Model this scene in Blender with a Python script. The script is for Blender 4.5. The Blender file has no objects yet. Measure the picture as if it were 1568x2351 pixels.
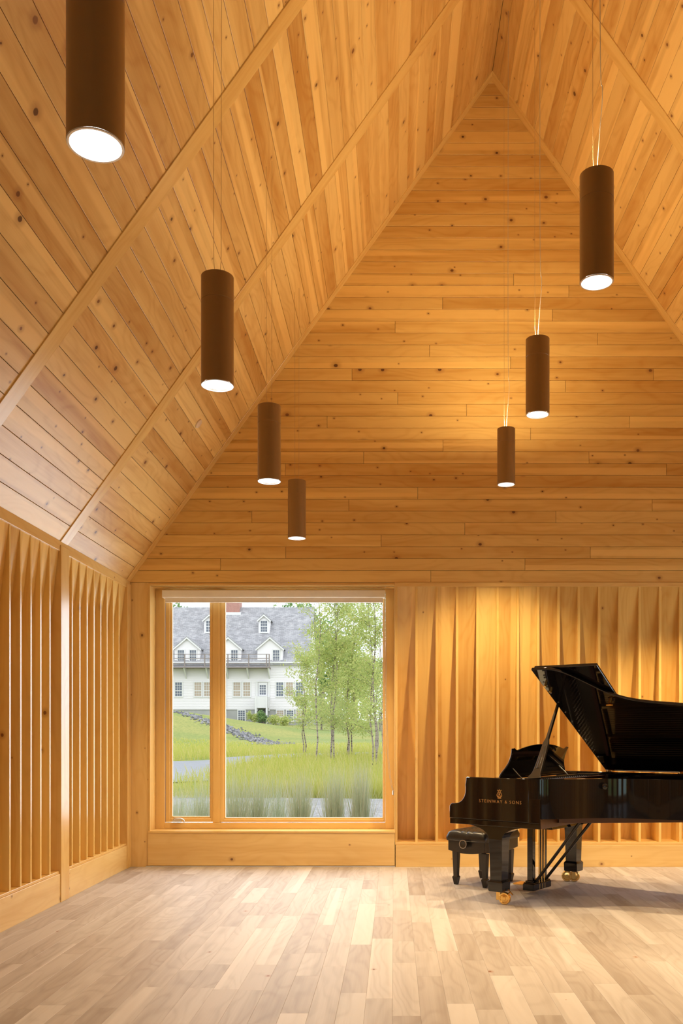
import bpy, bmesh, math, random
from math import sin, cos, pi, radians
from mathutils import Vector, Matrix, noise as mnoise

random.seed(7)
SC = bpy.context.scene
COL = SC.collection

# ------------------------------------------------------------------ camera
F_PX, CX, CY, EYE = 2080.0, 904.0, 1683.0, 1.32      # focal length and optical axis in photo pixels, eye height
cam_d = bpy.data.cameras.new('camera')
cam = bpy.data.objects.new('camera', cam_d); COL.objects.link(cam)
cam_d.sensor_fit = 'HORIZONTAL'; cam_d.sensor_width = 36.0
cam_d.lens = F_PX / 1568 * 36.0
cam_d.shift_x = -(CX - 784.0) / 1568.0
cam_d.shift_y = (CY - 1175.5) / 1568.0
cam_d.clip_start = 0.05; cam_d.clip_end = 600
cam.location = (0, 0, EYE); cam.rotation_euler = (pi / 2, 0, 0)
SC.camera = cam

# ------------------------------------------------------------------ view, sky, large lights
SC.view_settings.view_transform = 'Standard'; SC.view_settings.look = 'None'
SC.view_settings.exposure = 0.08; SC.view_settings.gamma = 1.0
SC.view_settings.use_curve_mapping = False

D = 8.94                       # distance of the gable wall
XL, XR, XRIDGE = -2.61, 4.536, 0.963
ZE, ZR = 2.815, 7.78           # eaves and ridge heights
YF = -3.6                      # wall behind the camera
BAY = 1.795

SKY_STRENGTH = 2.1
DAY_RIGHT = 85.0
DAY_WINDOW = 95.0
DAY_FRONT = 14.0
LAMP_COL = (1.0, 0.76, 0.42)

wd = bpy.data.worlds.new('overcast_sky'); SC.world = wd; wd.use_nodes = True
wn = wd.node_tree; wn.nodes.clear()
w_out = wn.nodes.new('ShaderNodeOutputWorld'); w_bg = wn.nodes.new('ShaderNodeBackground')
w_tc = wn.nodes.new('ShaderNodeTexCoord'); w_no = wn.nodes.new('ShaderNodeTexNoise'); w_cr = wn.nodes.new('ShaderNodeValToRGB')
w_no.inputs['Scale'].default_value = 2.2; w_no.inputs['Detail'].default_value = 5
w_cr.color_ramp.elements[0].color = (0.80, 0.90, 1.0, 1); w_cr.color_ramp.elements[1].color = (0.98, 0.99, 1.0, 1)
w_cr.color_ramp.elements[0].position = 0.35; w_cr.color_ramp.elements[1].position = 0.6
wn.links.new(w_tc.outputs['Generated'], w_no.inputs['Vector']); wn.links.new(w_no.outputs[0], w_cr.inputs[0])
wn.links.new(w_cr.outputs[0], w_bg.inputs[0]); w_bg.inputs[1].default_value = SKY_STRENGTH
wn.links.new(w_bg.outputs[0], w_out.inputs[0])

def area_light(name, loc, rot, sx, sy, watts, color):
    d = bpy.data.lights.new(name, 'AREA'); d.shape = 'RECTANGLE'; d.size = sx; d.size_y = sy
    d.energy = watts * 0.81; d.color = color
    o = bpy.data.objects.new(name, d); COL.objects.link(o); o.location = loc; o.rotation_euler = rot
    return o

RWIN = (6.2, 8.2, 0.45, 2.55)        # Y0, Y1, Z0, Z1 of the window in the right wall
area_light('daylight_right', (XR + 0.55, (RWIN[0] + RWIN[1]) / 2, (RWIN[2] + RWIN[3]) / 2), (0, pi / 2, 0),
           RWIN[3] - RWIN[2], RWIN[1] - RWIN[0], DAY_RIGHT, (0.66, 0.83, 1.0))
area_light('daylight_window', (-1.2, D + 0.62, 1.56), (-pi / 2, 0, 0), 2.3, 2.3, DAY_WINDOW, (0.74, 0.87, 1.0))
FWINS = [(-2.2, -1.1), (-0.6, 0.5), (1.0, 2.1), (2.6, 3.7)]   # windows in the wall behind the camera

for wx in (-1.65, -0.05):
    area_light('daylight_front', (wx, YF - .7, 1.25), (pi / 2, 0, 0), 1.1, 2.3, DAY_FRONT, (0.55, 0.80, 1.0))

# ------------------------------------------------------------------ helpers
def tag(o, label=None, cat=None, group=None, kind=None):
    if label: o['label'] = label
    if cat: o['category'] = cat
    if group: o['group'] = group
    if kind: o['kind'] = kind
    return o

def empty(name, loc=(0, 0, 0), rz=0.0, label=None, cat=None, group=None, kind=None):
    o = bpy.data.objects.new(name, None); COL.objects.link(o)
    o.location = loc; o.rotation_euler = (0, 0, rz); o.empty_display_size = 0.1
    return tag(o, label, cat, group, kind)

class MB:
    """collects geometry for ONE mesh object"""
    def __init__(s): s.v = []; s.f = []; s.uv = []; s.mi = []
    def face(s, pts, uvs=None, mi=0):
        b = len(s.v); s.v += [tuple(p) for p in pts]
        s.f.append(tuple(range(b, b + len(pts)))); s.uv.append(uvs); s.mi.append(mi)
    def mesh(s, verts, faces, uvs=None, mi=0):
        b = len(s.v); s.v += [tuple(p) for p in verts]
        for i, f in enumerate(faces):
            s.f.append(tuple(b + k for k in f)); s.uv.append(uvs[i] if uvs else None); s.mi.append(mi)
    def box(s, a, b, M=None, mi=0):
        x0, y0, z0 = a; x1, y1, z1 = b
        P = [(x0,y0,z0),(x1,y0,z0),(x1,y1,z0),(x0,y1,z0),(x0,y0,z1),(x1,y0,z1),(x1,y1,z1),(x0,y1,z1)]
        Fs = [(0,3,2,1),(4,5,6,7),(0,1,5,4),(1,2,6,5),(2,3,7,6),(3,0,4,7)]
        lx, ly, lz = abs(x1-x0), abs(y1-y0), abs(z1-z0)
        ax = max(((lx,0),(ly,1),(lz,2)))[1]          # grain runs along the longest side
        o = (random.random()*50, random.random()*50)
        U = []
        for f in Fs:
            pts = [P[i] for i in f]
            var = [i for i in range(3) if max(p[i] for p in pts) - min(p[i] for p in pts) > 1e-9]
            if ax in var: ua = ax; va = [i for i in var if i != ax] or [ax]; va = va[0]
            else: ua, va = (var + [0, 1])[:2]
            U.append([(p[ua] + o[0], p[va] + o[1]) for p in pts])
        if M is not None: P = [tuple(M @ Vector(p)) for p in P]
        s.mesh(P, Fs, U, mi)
    def prism(s, poly, fn0, fn1, mi=0):
        """poly: list of 2D points, fn0/fn1 map a 2D point to 3D for both caps"""
        n = len(poly); A = [fn0(p) for p in poly]; B = [fn1(p) for p in poly]
        Fs = [tuple(range(n))[::-1], tuple(range(n, 2 * n))] + [(i, (i+1) % n, n + (i+1) % n, n + i) for i in range(n)]
        U = [[(poly[i][0], poly[i][1]) for i in range(n)][::-1], [(poly[i][0], poly[i][1]) for i in range(n)]]
        for i in range(n):
            j = (i+1) % n
            U.append([poly[i], poly[j], (poly[j][0], poly[j][1] + .03), (poly[i][0], poly[i][1] + .03)])
        s.mesh(A + B, Fs, U, mi)
    def tube(s, path, r, seg=8, mi=0, cap=True):
        pts = [Vector(p) for p in path]; n = len(pts); rs = r if isinstance(r, (list, tuple)) else [r] * n
        V = []; nrm = None
        for i, p in enumerate(pts):
            t = (pts[min(i+1, n-1)] - pts[max(i-1, 0)]).normalized()
            if nrm is None:
                nrm = t.cross(Vector((0, 0, 1)))
                if nrm.length < 1e-4: nrm = t.cross(Vector((1, 0, 0)))
            nrm = (nrm - t * nrm.dot(t)).normalized(); bi = t.cross(nrm)
            for k in range(seg):
                a = 2 * pi * k / seg
                V.append(tuple(p + (nrm * cos(a) + bi * sin(a)) * rs[i]))
        Fs = []; U = []
        for i in range(n - 1):
            for k in range(seg):
                k2 = (k+1) % seg
                Fs.append((i*seg+k, i*seg+k2, (i+1)*seg+k2, (i+1)*seg+k))
        if cap: Fs += [tuple(range(seg))[::-1], tuple(range((n-1)*seg, n*seg))]
        s.mesh(V, Fs, None, mi)
    def lathe(s, prof, M=None, seg=32, mi=0):
        """prof: (radius, height) pairs, axis z"""
        V = []; n = len(prof)
        for r, z in prof:
            for k in range(seg):
                a = 2 * pi * k / seg; V.append((r * cos(a), r * sin(a), z))
        if M is not None: V = [tuple(M @ Vector(p)) for p in V]
        Fs = []
        for i in range(n - 1):
            for k in range(seg):
                k2 = (k+1) % seg; Fs.append((i*seg+k, i*seg+k2, (i+1)*seg+k2, (i+1)*seg+k))
        if prof[0][0] > 1e-6: Fs.append(tuple(range(seg))[::-1])
        if prof[-1][0] > 1e-6: Fs.append(tuple(range((n-1)*seg, n*seg)))
        s.mesh(V, Fs, None, mi)
    def board(s, O, U, V, N, poly, cham=0.0018, gap=0.0013, thick=0.012, mi=0):
        """a board face: poly is a convex (u,v) polygon, counter-clockwise seen from N"""
        n = len(poly)
        def inset(d):
            out = []
            for i in range(n):
                p0 = Vector(poly[i-1]); p1 = Vector(poly[i]); p2 = Vector(poly[(i+1) % n])
                d1 = (p1-p0).normalized(); d2 = (p2-p1).normalized()
                n1 = Vector((-d1.y, d1.x)); n2 = Vector((-d2.y, d2.x))
                k = 1 + n1.dot(n2)
                out.append(p1 + (n1 + n2) * (d / max(k, .25)))
            return out
        rings = [(inset(gap + cham), 0.0), (inset(gap), -cham), (inset(gap), -thick)]
        o = (random.random() * 60, random.random() * 60)
        P = []; UVp = []
        for ring, h in rings:
            for q in ring:
                P.append(tuple(O + U * q.x + V * q.y + N * h)); UVp.append((q.x + o[0], q.y + o[1]))
        Fs = [tuple(range(n))]
        for r in range(2):
            for i in range(n):
                j = (i+1) % n; Fs.append((r*n+i, (r+1)*n+i, (r+1)*n+j, r*n+j))
        s.mesh(P, Fs, [[UVp[i] for i in f] for f in Fs], mi)
    def build(s, name, mats, parent=None, smooth=None, bevel=0.0, bseg=2, sub=0, weld=False):
        me = bpy.data.meshes.new(name); me.from_pydata(s.v, [], s.f)
        if not isinstance(mats, (list, tuple)): mats = [mats]
        for m in mats: me.materials.append(m)
        if any(u is not None for u in s.uv):
            L = me.uv_layers.new(name='UVMap'); k = 0
            for f, u in zip(s.f, s.uv):
                for i in range(len(f)):
                    if u is not None: L.data[k].uv = u[i]
                    k += 1
        if len(mats) > 1: me.polygons.foreach_set('material_index', s.mi)
        me.update()
        if weld:
            bm = bmesh.new(); bm.from_mesh(me); bmesh.ops.remove_doubles(bm, verts=bm.verts, dist=1e-5)
            bmesh.ops.recalc_face_normals(bm, faces=bm.faces); bm.to_mesh(me); bm.free()
        if smooth is not None:
            me.polygons.foreach_set('use_smooth', [True] * len(me.polygons)); me.set_sharp_from_angle(angle=radians(smooth))
        o = bpy.data.objects.new(name, me); COL.objects.link(o)
        if parent is not None: o.parent = parent
        if bevel:
            b = o.modifiers.new('bevel', 'BEVEL'); b.width = bevel; b.segments = bseg; b.limit_method = 'ANGLE'; b.angle_limit = radians(40)
        if sub:
            b = o.modifiers.new('sub', 'SUBSURF'); b.levels = sub; b.render_levels = sub
        return o

def catmull(pts, n=10, closed=False):
    P = [Vector(p) for p in pts]; out = []
    m = len(P); rng = range(m if closed else m - 1)
    for i in rng:
        if closed: a, b, c, d = P[i-1], P[i], P[(i+1) % m], P[(i+2) % m]
        else: a, b, c, d = P[max(i-1, 0)], P[i], P[i+1], P[min(i+2, m-1)]
        for k in range(n):
            t = k / n
            out.append(0.5 * ((2*b) + (c-a)*t + (2*a-5*b+4*c-d)*t*t + (3*b-a-3*c+d)*t**3))
    if not closed: out.append(P[-1])
    return out

# ------------------------------------------------------------------ materials
class NT:
    def __init__(s, name):
        s.m = bpy.data.materials.new(name); s.m.use_nodes = True; s.t = s.m.node_tree
        s.t.nodes.clear(); s.out = s.t.nodes.new('ShaderNodeOutputMaterial')
    def n(s, typ, **kw):
        x = s.t.nodes.new('ShaderNode' + typ)
        ins = kw.pop('ins', {})
        for k, v in kw.items(): setattr(x, k, v)
        for k, v in ins.items():
            if hasattr(v, 'is_linked') or isinstance(v, bpy.types.NodeSocket): s.t.links.new(v, x.inputs[k])
            else: x.inputs[k].default_value = v
        return x
    def math(s, op, a, b=0.0, c=0.0, clamp=False):
        return s.n('Math', operation=op, use_clamp=clamp, ins={0: a, 1: b, 2: c}).outputs[0]
    def smooth(s, a, e0, e1, to0=0.0, to1=1.0):
        return s.n('MapRange', interpolation_type='SMOOTHSTEP', ins={0: a, 1: e0, 2: e1, 3: to0, 4: to1}).outputs[0]
    def mix(s, f, a, b, mode='MIX'):
        x = s.n('Mix', data_type='RGBA', blend_type=mode)
        for k, v in ((0, f), (6, a), (7, b)):
            if isinstance(v, bpy.types.NodeSocket): s.t.links.new(v, x.inputs[k])
            else: x.inputs[k].default_value = (v if not isinstance(v, tuple) else (v + (1,) if len(v) == 3 else v))
        return x.outputs[2]
    def xyz(s, x, y, z): return s.n('CombineXYZ', ins={0: x, 1: y, 2: z}).outputs[0]
    def noise(s, vec, scale=1.0, detail=3.0, rough=0.55, dist=0.0):
        return s.n('TexNoise', ins={'Vector': vec, 'Scale': scale, 'Detail': detail, 'Roughness': rough, 'Distortion': dist}).outputs[0]
    def bsdf(s, color, rough=0.5, metal=0.0, spec=0.5, **ins):
        b = s.n('BsdfPrincipled')
        I = {'Base Color': color, 'Roughness': rough, 'Metallic': metal, 'Specular IOR Level': spec}; I.update(ins)
        for k, v in I.items():
            if isinstance(v, bpy.types.NodeSocket): s.t.links.new(v, b.inputs[k])
            else: b.inputs[k].default_value = (v + (1,) if isinstance(v, tuple) and len(v) == 3 else v)
        s.t.links.new(b.outputs[0], s.out.inputs[0]); s.b = b
        return s.m

def wood(name, light, dark, knots=0.45, ksize=1.0, rough=0.45, sap=0.5, var=0.5, grain=1.0, kscale=3.4, spec=0.35, ring=0.20):
    t = NT(name)
    uv = t.n('UVMap').outputs[0]; sep = t.n('SeparateXYZ', ins={0: uv}); u, v = sep.outputs[0], sep.outputs[1]
    rnd = t.n('NewGeometry').outputs['Random Per Island']
    r2 = t.math('FRACT', t.math('MULTIPLY', rnd, 17.31)); r3 = t.math('FRACT', t.math('MULTIPLY', rnd, 71.7))
    off = t.math('MULTIPLY', rnd, 53.0)
    fine = t.noise(t.xyz(t.math('MULTIPLY', u, 1.6), t.math('MULTIPLY', v, 95.0), off), 1.0, 4, 0.6)
    broad = t.noise(t.xyz(t.math('MULTIPLY', u, 0.75), t.math('MULTIPLY', v, 11.0), off), 1.0, 2, 0.5)
    warp = t.noise(t.xyz(t.math('MULTIPLY', u, 1.1), t.math('MULTIPLY', v, 4.0), off), 1.0, 2, 0.4)
    rg = t.math('SINE', t.math('MULTIPLY_ADD', warp, 62.0 if ring < .3 else 95.0, t.math('MULTIPLY', v, 60.0)))
    rg = t.math('POWER', t.math('MULTIPLY_ADD', rg, 0.5, 0.5), 2.5)
    f = t.math('MULTIPLY_ADD', fine, 0.55 * grain, -0.28 * grain)
    f = t.math('ADD', f, t.math('MULTIPLY_ADD', broad, 1.5, -0.45))
    f = t.math('ADD', f, t.math('MULTIPLY', rg, ring * grain))
    f = t.math('ADD', f, t.math('MULTIPLY_ADD', r2, var, -0.5 * var), 0, clamp=True)
    c = t.mix(f, light, dark)
    # paler sapwood bands running along some boards
    sb = t.noise(t.xyz(t.math('MULTIPLY', u, 0.16), t.math('MULTIPLY', v, 8.5), t.math('ADD', off, 9.0)), 1.0, 1, 0.3)
    sm = t.math('MULTIPLY', t.smooth(sb, 0.56, 0.62), t.math('MULTIPLY', t.math('GREATER_THAN', r3, 1 - sap), 0.65))
    c = t.mix(sm, c, tuple(min(1, x * 1.13) for x in light))
    # board to board value
    c = t.mix(1.0, c, t.n('CombineColor', ins={0: t.math('MULTIPLY_ADD', r3, 0.22 * var, 1 - .11 * var), 1: t.math('MULTIPLY_ADD', r3, 0.28 * var, 1 - .14 * var), 2: t.math('MULTIPLY_ADD', r3, 0.34 * var, 1 - .17 * var)}).outputs[0], 'MULTIPLY')
    if knots > 0:
        kv = t.xyz(t.math('MULTIPLY', u, kscale), t.math('MULTIPLY', v, kscale * 1.25), 0.0)
        wob = t.noise(kv, 14.0, 2, 0.5)
        vo = t.n('TexVoronoi', voronoi_dimensions='2D', feature='F1', ins={'Vector': kv, 'Scale': 1.0, 'Randomness': 1.0})
        cr = t.n('SeparateColor', ins={0: vo.outputs['Color']})
        on = t.math('GREATER_THAN', cr.outputs[0], 1 - knots)
        rad = t.math('MULTIPLY', t.math('MULTIPLY_ADD', t.math('POWER', cr.outputs[1], 3.0), 0.050 * ksize, 0.016 * ksize), on)
        dist = t.math('ADD', vo.outputs['Distance'], t.math('MULTIPLY_ADD', wob, 0.02, -0.01))
        rel = t.math('DIVIDE', dist, t.math('ADD', rad, 0.0001))
        halo = t.math('MULTIPLY', t.math('MULTIPLY', t.smooth(rel, 3.6, 1.0), on), 0.42)
        core = t.math('MULTIPLY', t.smooth(rel, 1.15, 0.75), on)
        c = t.mix(halo, c, (0.34, 0.13, 0.035))
        kc = t.mix(cr.outputs[2], (0.085, 0.028, 0.010), (0.23, 0.085, 0.028))
        c = t.mix(t.math('MULTIPLY', core, 0.92), c, kc)
    bmp = t.n('Bump', ins={'Strength': 0.08, 'Distance': 0.002, 'Height': fine})
    t.bsdf(c, rough, 0.0, spec)
    t.t.links.new(bmp.outputs[0], t.b.inputs['Normal'])
    return t.m

def plain(name, col, rough=0.5, metal=0.0, spec=0.5, nvar=0.08, nscale=12.0, **kw):
    t = NT(name)
    n = t.noise(t.n('TexCoord').outputs['Object'], nscale, 3, 0.55)
    c = t.mix(n, tuple(x * (1 - nvar) for x in col), tuple(min(1, x * (1 + nvar)) for x in col))
    return t.bsdf(c, rough, metal, spec, **kw)

PINE_L, PINE_D = (0.80, 0.52, 0.170), (0.60, 0.305, 0.066)
M_GABLE = wood('pine_gable', PINE_L, PINE_D, 0.60, 1.1, 0.42, 0.6, 0.5)
M_CEIL = wood('pine_ceiling', (0.80, 0.53, 0.195), (0.55, 0.27, 0.065), 0.60, 1.15, 0.34, 0.8, 0.75)
M_FIN = wood('pine_fins', (0.81, 0.535, 0.170), (0.65, 0.335, 0.072), 0.16, 0.9, 0.26, 0.5, 0.6, spec=0.5)
M_TRIM = wood('pine_trim', (0.78, 0.51, 0.180), (0.63, 0.34, 0.090), 0.10, 0.7, 0.26, 0.2, 0.25, spec=0.5)
M_BASE = wood('pine_base', (0.80, 0.55, 0.220), (0.67, 0.39, 0.115), 0.30, 0.8, 0.30, 0.2, 0.3, spec=0.45)
M_FLOOR = wood('oak_floor', (0.495, 0.435, 0.398), (0.345, 0.285, 0.243), 0.10, 0.55, 0.55, 0.3, 0.7, 1.0, spec=0.15, ring=0.26)
M_SASH = wood('pine_sash', (0.82, 0.56, 0.215), (0.70, 0.42, 0.125), 0.0, 1, 0.35, 0.2, 0.15, 0.6)
M_BACK = plain('dark_backing', (0.05, 0.035, 0.02), 0.9)
M_SHELL = plain('outer_siding', (0.35, 0.34, 0.32), 0.8)

def glass_mat(name, tint=(0.985, 0.985, 0.985)):
    t = NT(name)
    tr = t.n('BsdfTransparent', ins={0: tint + (1,)}); gl = t.n('BsdfGlossy', ins={'Roughness': 0.0})
    fr = t.n('Fresnel', ins={'IOR': 1.45})
    mx = t.n('MixShader', ins={0: t.math('MULTIPLY', fr.outputs[0], 0.12), 1: tr.outputs[0], 2: gl.outputs[0]})
    t.t.links.new(mx.outputs[0], t.out.inputs[0]); return t.m
M_GLASS = glass_mat('window_glass')

def emit_mat(name, col, strength):
    t = NT(name); e = t.n('Emission', ins={0: col + (1,), 1: strength}); t.t.links.new(e.outputs[0], t.out.inputs[0]); return t.m

M_LACQUER = plain('black_lacquer', (0.006, 0.005, 0.006), 0.035, 0, 0.55, 0.0)
M_SATIN = plain('satin_black', (0.022, 0.017, 0.014), 0.25, 0, 0.5, 0.1)
M_LEATHER = plain('black_leather', (0.012, 0.011, 0.012), 0.30, 0, 0.55, 0.25, 90)
M_BRASS = plain('polished_brass', (0.86, 0.56, 0.18), 0.18, 1.0)
M_CHROME = plain('chrome', (0.72, 0.72, 0.74), 0.14, 1.0)
M_NICKEL = plain('satin_nickel', (0.66, 0.64, 0.60), 0.3, 1.0)
M_GOLDLEAF = plain('gold_inlay', (0.72, 0.42, 0.16), 0.35, 0.6)
M_IRON = plain('bronzed_iron_plate', (0.26, 0.165, 0.06), 0.4, 0.5)
M_PIANOWOOD = plain('brown_piano_underside', (0.085, 0.035, 0.013), 0.35)
M_IVORY = plain('ivory_keys', (0.82, 0.80, 0.74), 0.2)
M_EBONY = plain('ebony_keys', (0.02, 0.02, 0.02), 0.25)
M_FELT = plain('dark_felt', (0.05, 0.015, 0.012), 0.95)
M_STEEL = plain('string_steel', (0.6, 0.58, 0.55), 0.25, 1.0)
M_BRONZE = plain('bronze_paint', (0.32, 0.19, 0.075), 0.36, 0.25, 0.5, 0.05, 30)
M_REFLECT = plain('lamp_reflector', (0.85, 0.84, 0.82), 0.25, 0.6)
M_LENS = emit_mat('lamp_lens', (1.0, 0.96, 0.90), 5.0)
M_UPLENS = emit_mat('uplight_lens', (1.0, 0.88, 0.68), 8.0)
M_CABLE = plain('cable_sheath', (0.55, 0.36, 0.18), 0.35, 0.2)
M_CORDWHITE = plain('clear_cord', (0.50, 0.46, 0.40), 0.4)
M_SHADE = plain('shade_fabric', (.86, .78, .68), .85)
M_CASSETTE = plain('shade_cassette', (.88, .82, .72), .5)
M_RUBBER = plain('rubber', (0.02, 0.02, 0.02), 0.7)

# ------------------------------------------------------------------ room shell
X_ = Vector((1, 0, 0)); Y_ = Vector((0, 1, 0)); Z_ = Vector((0, 0, 1))
def wpx(px): return (px - CX) / 232.6          # photo pixels on the gable wall plane -> metres
def wpz(py): return EYE + (CY - py) / 232.6

# floor: oak strips running away from the camera
floor = tag(empty('floor'), 'pale oak strip floor with staggered boards', 'floor', kind='structure')
m = MB(); W = 0.132
nrow = int((XR - XL + .6) / W) + 1
for i in range(nrow):
    x0 = XL - 0.3 + i * W; y = YF - random.random()
    while y < D + 0.3:
        ln = random.uniform(0.45, 1.5); y1 = min(y + ln, D + 0.3)
        if y1 - y > 0.05:
            # grain along y: u = y, v = -x
            m.board(Vector((0, 0, 0)), Y_, -X_, Z_, [(y, -x0 - W), (y1, -x0 - W), (y1, -x0), (y, -x0)], 0.0006, 0.0002, 0.006)
        y = y1
m.build('floorboards', M_FLOOR, floor)
m = MB(); m.box((XL - .5, YF - .3, -0.15), (XR + .5, D + .42, -0.006)); m.build('subfloor', M_SHELL, floor)

# ceiling: two sloping planes of boards running along the room
ceil = tag(empty('ceiling'), 'steep vaulted pine board ceiling with knots', 'ceiling', kind='structure')
SL = math.hypot(XRIDGE - XL, ZR - ZE); sdir = Vector((XRIDGE - XL, 0, ZR - ZE)).normalized()
BW = 0.1465
trim_no = 0
battens_y = [7.15 - 1.795 * k for k in range(6)]
for side in (-1, 1):
    if side < 0:
        O = Vector((XL, 0, ZE)); V = sdir.copy(); U = Y_; N = Vector((sdir.z, 0, -sdir.x))
    else:
        O = Vector((XR, 0, ZE)); V = Vector((-sdir.x, 0, sdir.z)); U = Y_; N = Vector((-sdir.z, 0, -sdir.x))
    edges = [YF] + sorted(battens_y) + [D]
    m = MB()
    for i in range(int(SL / BW) + 1):
        v0 = i * BW; v1 = min(SL, v0 + BW)
        if v1 - v0 < .01: continue
        for a, b in zip(edges[:-1], edges[1:]):
            q = [(a, v0), (b, v0), (b, v1), (a, v1)]
            if side < 0: q = [(-b, v0), (-a, v0), (-a, v1), (-b, v1)]; m.board(O, -Y_, V, N, q, 0.0018, 0.0016)
            else: m.board(O, Y_, V, N, q, 0.0018, 0.0016)
    m.build('ceiling_boards', M_CEIL, ceil)
    m = MB(); W0 = O - V * .35; W1 = O + V * (SL + .02)
    P = []
    for yy in (YF - .3, D + .4):
        for w in (W0, W1):
            for h in (-0.012, -0.25): P.append(tuple(w - N * (-h) + Y_ * yy))
    m.mesh(P, [(0,1,3,2),(4,6,7,5),(0,2,6,4),(1,5,7,3),(0,4,5,1),(2,3,7,6)]); m.build('roof_deck', M_BACK, ceil)
    # rafter boards: flat pine boards up the slope between the bays, and along the gable
    for k, yb in enumerate([D - .055] + battens_y):
        w = 0.055 if k == 0 else 0.075
        trim_no += 1
        m = MB()
        M = Matrix((U if side > 0 else -U, V, N)).transposed().to_4x4(); M.translation = O
        y0, y1 = (yb - w, yb + w)
        if side < 0: y0, y1 = -y1, -y0
        m.box((y0, 0.005, -0.01), (y1, SL - 0.004, 0.008), M)
        o = m.build('trim_%d' % trim_no, M_TRIM, None, bevel=0.002, bseg=1)
        sd = 'left' if side < 0 else 'right'
        where = 'against the gable wall' if k == 0 else '%s rafter board from the gable' % ('first', 'second', 'third', 'fourth', 'fifth', 'sixth')[k-1]
        tag(o, 'flat pine rafter board on %s roof slope, %s' % (sd, where), 'trim', kind='structure')

# gable wall
wall_back = tag(empty('wall_back'), 'gable end wall of horizontal knotty pine boards', 'wall', kind='structure')
RH = 0.1172; zb = wpz(1337)
joints = {0:[989],1:[506,1205],2:[656,1355],3:[875],4:[1067],5:[578,1276],6:[801,1497],7:[959],8:[1662],9:[655,1530],10:[835,1352],11:[1017],
 12:[1218],13:[751,1445],14:[1071],15:[913],16:[1298],17:[808,1500],18:[1172],19:[986],20:[1372],21:[907],22:[1268],23:[1016],24:[1306],25:[1179]}
m = MB(); slope = (ZR - ZE) / (XRIDGE - XL)
def xl_at(z): return max(XL, XL + (z - ZE) / slope)
def xr_at(z): return min(XR, XR - (z - ZE) / slope)
for k in range(60):
    z0 = zb + k * RH; z1 = min(z0 + RH, ZR - .01)
    if z1 - z0 < .02: break
    xs = [None] + [wpx(j) for j in joints.get(k, [])] + [None]
    for a, b in zip(xs[:-1], xs[1:]):
        a0 = xl_at(z0) if a is None else a; a1 = xl_at(z1) if a is None else a
        b0 = xr_at(z0) if b is None else b; b1 = xr_at(z1) if b is None else b
        if b1 - a1 < .01: b1 = a1 + .01
        m.board(Vector((0, D, 0)), X_, Z_, -Y_, [(a0, z0), (b0, z0), (b1, z1), (a1, z1)], 0.0018, 0.0015)
m.build('gable_boards', M_GABLE, wall_back)
m = MB()
m.prism([(XL - .4, zb), (XR + .4, zb), (XR + .4, ZE), (XRIDGE, ZR + .2), (XL - .4, ZE)], lambda p: (p[0], D + .011, p[1]), lambda p: (p[0], D + .40, p[1]))
m.build('gable_backing', M_BACK, wall_back)

# window opening on the gable wall
OX0, OX1, OZ0, OZ1 = wpx(345.3), wpx(905.0), wpz(1907.4), wpz(1345)
RV = 0.20                                     # depth of the reveal
WALL_T = 0.36
m = MB()                                      # solid wall around the opening
m.box((XL - .4, D + .30, -.1), (OX0 - .02, D + WALL_T, zb)); m.box((OX1 + .02, D + .30, -.1), (XR + .4, D + WALL_T, zb))
m.box((OX0 - .02, D + .28, -.1), (OX1 + .02, D + WALL_T, OZ0 - .03)); m.box((OX0 - .02, D + .02, OZ1 + .02), (OX1 + .02, D + WALL_T, zb))
m.build('wall_core', M_SHELL, wall_back)

def fin_panel(O, A, N, spots, a0, a1, z0, z1, depth, parent, thick=0.025):
    """vertical pine fins flush with the wall plane; the boards between them slope back towards the floor.
       O: point on the wall plane, A: direction along the wall, N: into the room; spots: fin centres along A"""
    def P(a, n, z): return tuple(O + A * a + N * n + Z_ * z)
    for s in spots:
        m = MB(); t2 = thick / 2; o = (random.random()*40, random.random()*40)
        # tapered fin: zero depth at the top, full depth at the bottom
        B = [(s-t2, 0, z0), (s+t2, 0, z0), (s+t2, -depth-.01, z0), (s-t2, -depth-.01, z0), (s-t2, 0, z1), (s+t2, 0, z1), (s+t2, -.015, z1), (s-t2, -.015, z1)]
        Fs = [(0,3,2,1),(4,5,6,7),(0,1,5,4),(1,2,6,5),(2,3,7,6),(3,0,4,7)]
        U = [[(B[i][2] + o[0], B[i][0] + B[i][1] + o[1]) for i in f] for f in Fs]
        m.mesh([P(*b) for b in B], Fs, U); m.build('fin', M_FIN, parent, bevel=0.0015, bseg=1, weld=False)
    cuts = [a0] + list(spots) + [a1]
    m = MB()
    for a, b in zip(cuts[:-1], cuts[1:]):
        o = (random.random()*40, random.random()*40)
        B = [(a, -depth, z0), (b, -depth, z0), (b, -.003, z1), (a, -.003, z1), (a, -depth-.012, z0), (b, -depth-.012, z0), (b, -.015, z1), (a, -.015, z1)]
        Fs = [(0,1,2,3), (7,6,5,4), (0,4,5,1), (3,2,6,7)]
        U = [[(B[i][2] + o[0], B[i][0] + o[1]) for i in f] for f in Fs]
        m.mesh([P(*q) for q in B], Fs, U)
    m.build('sloping_boards', M_FIN, parent)

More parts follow.
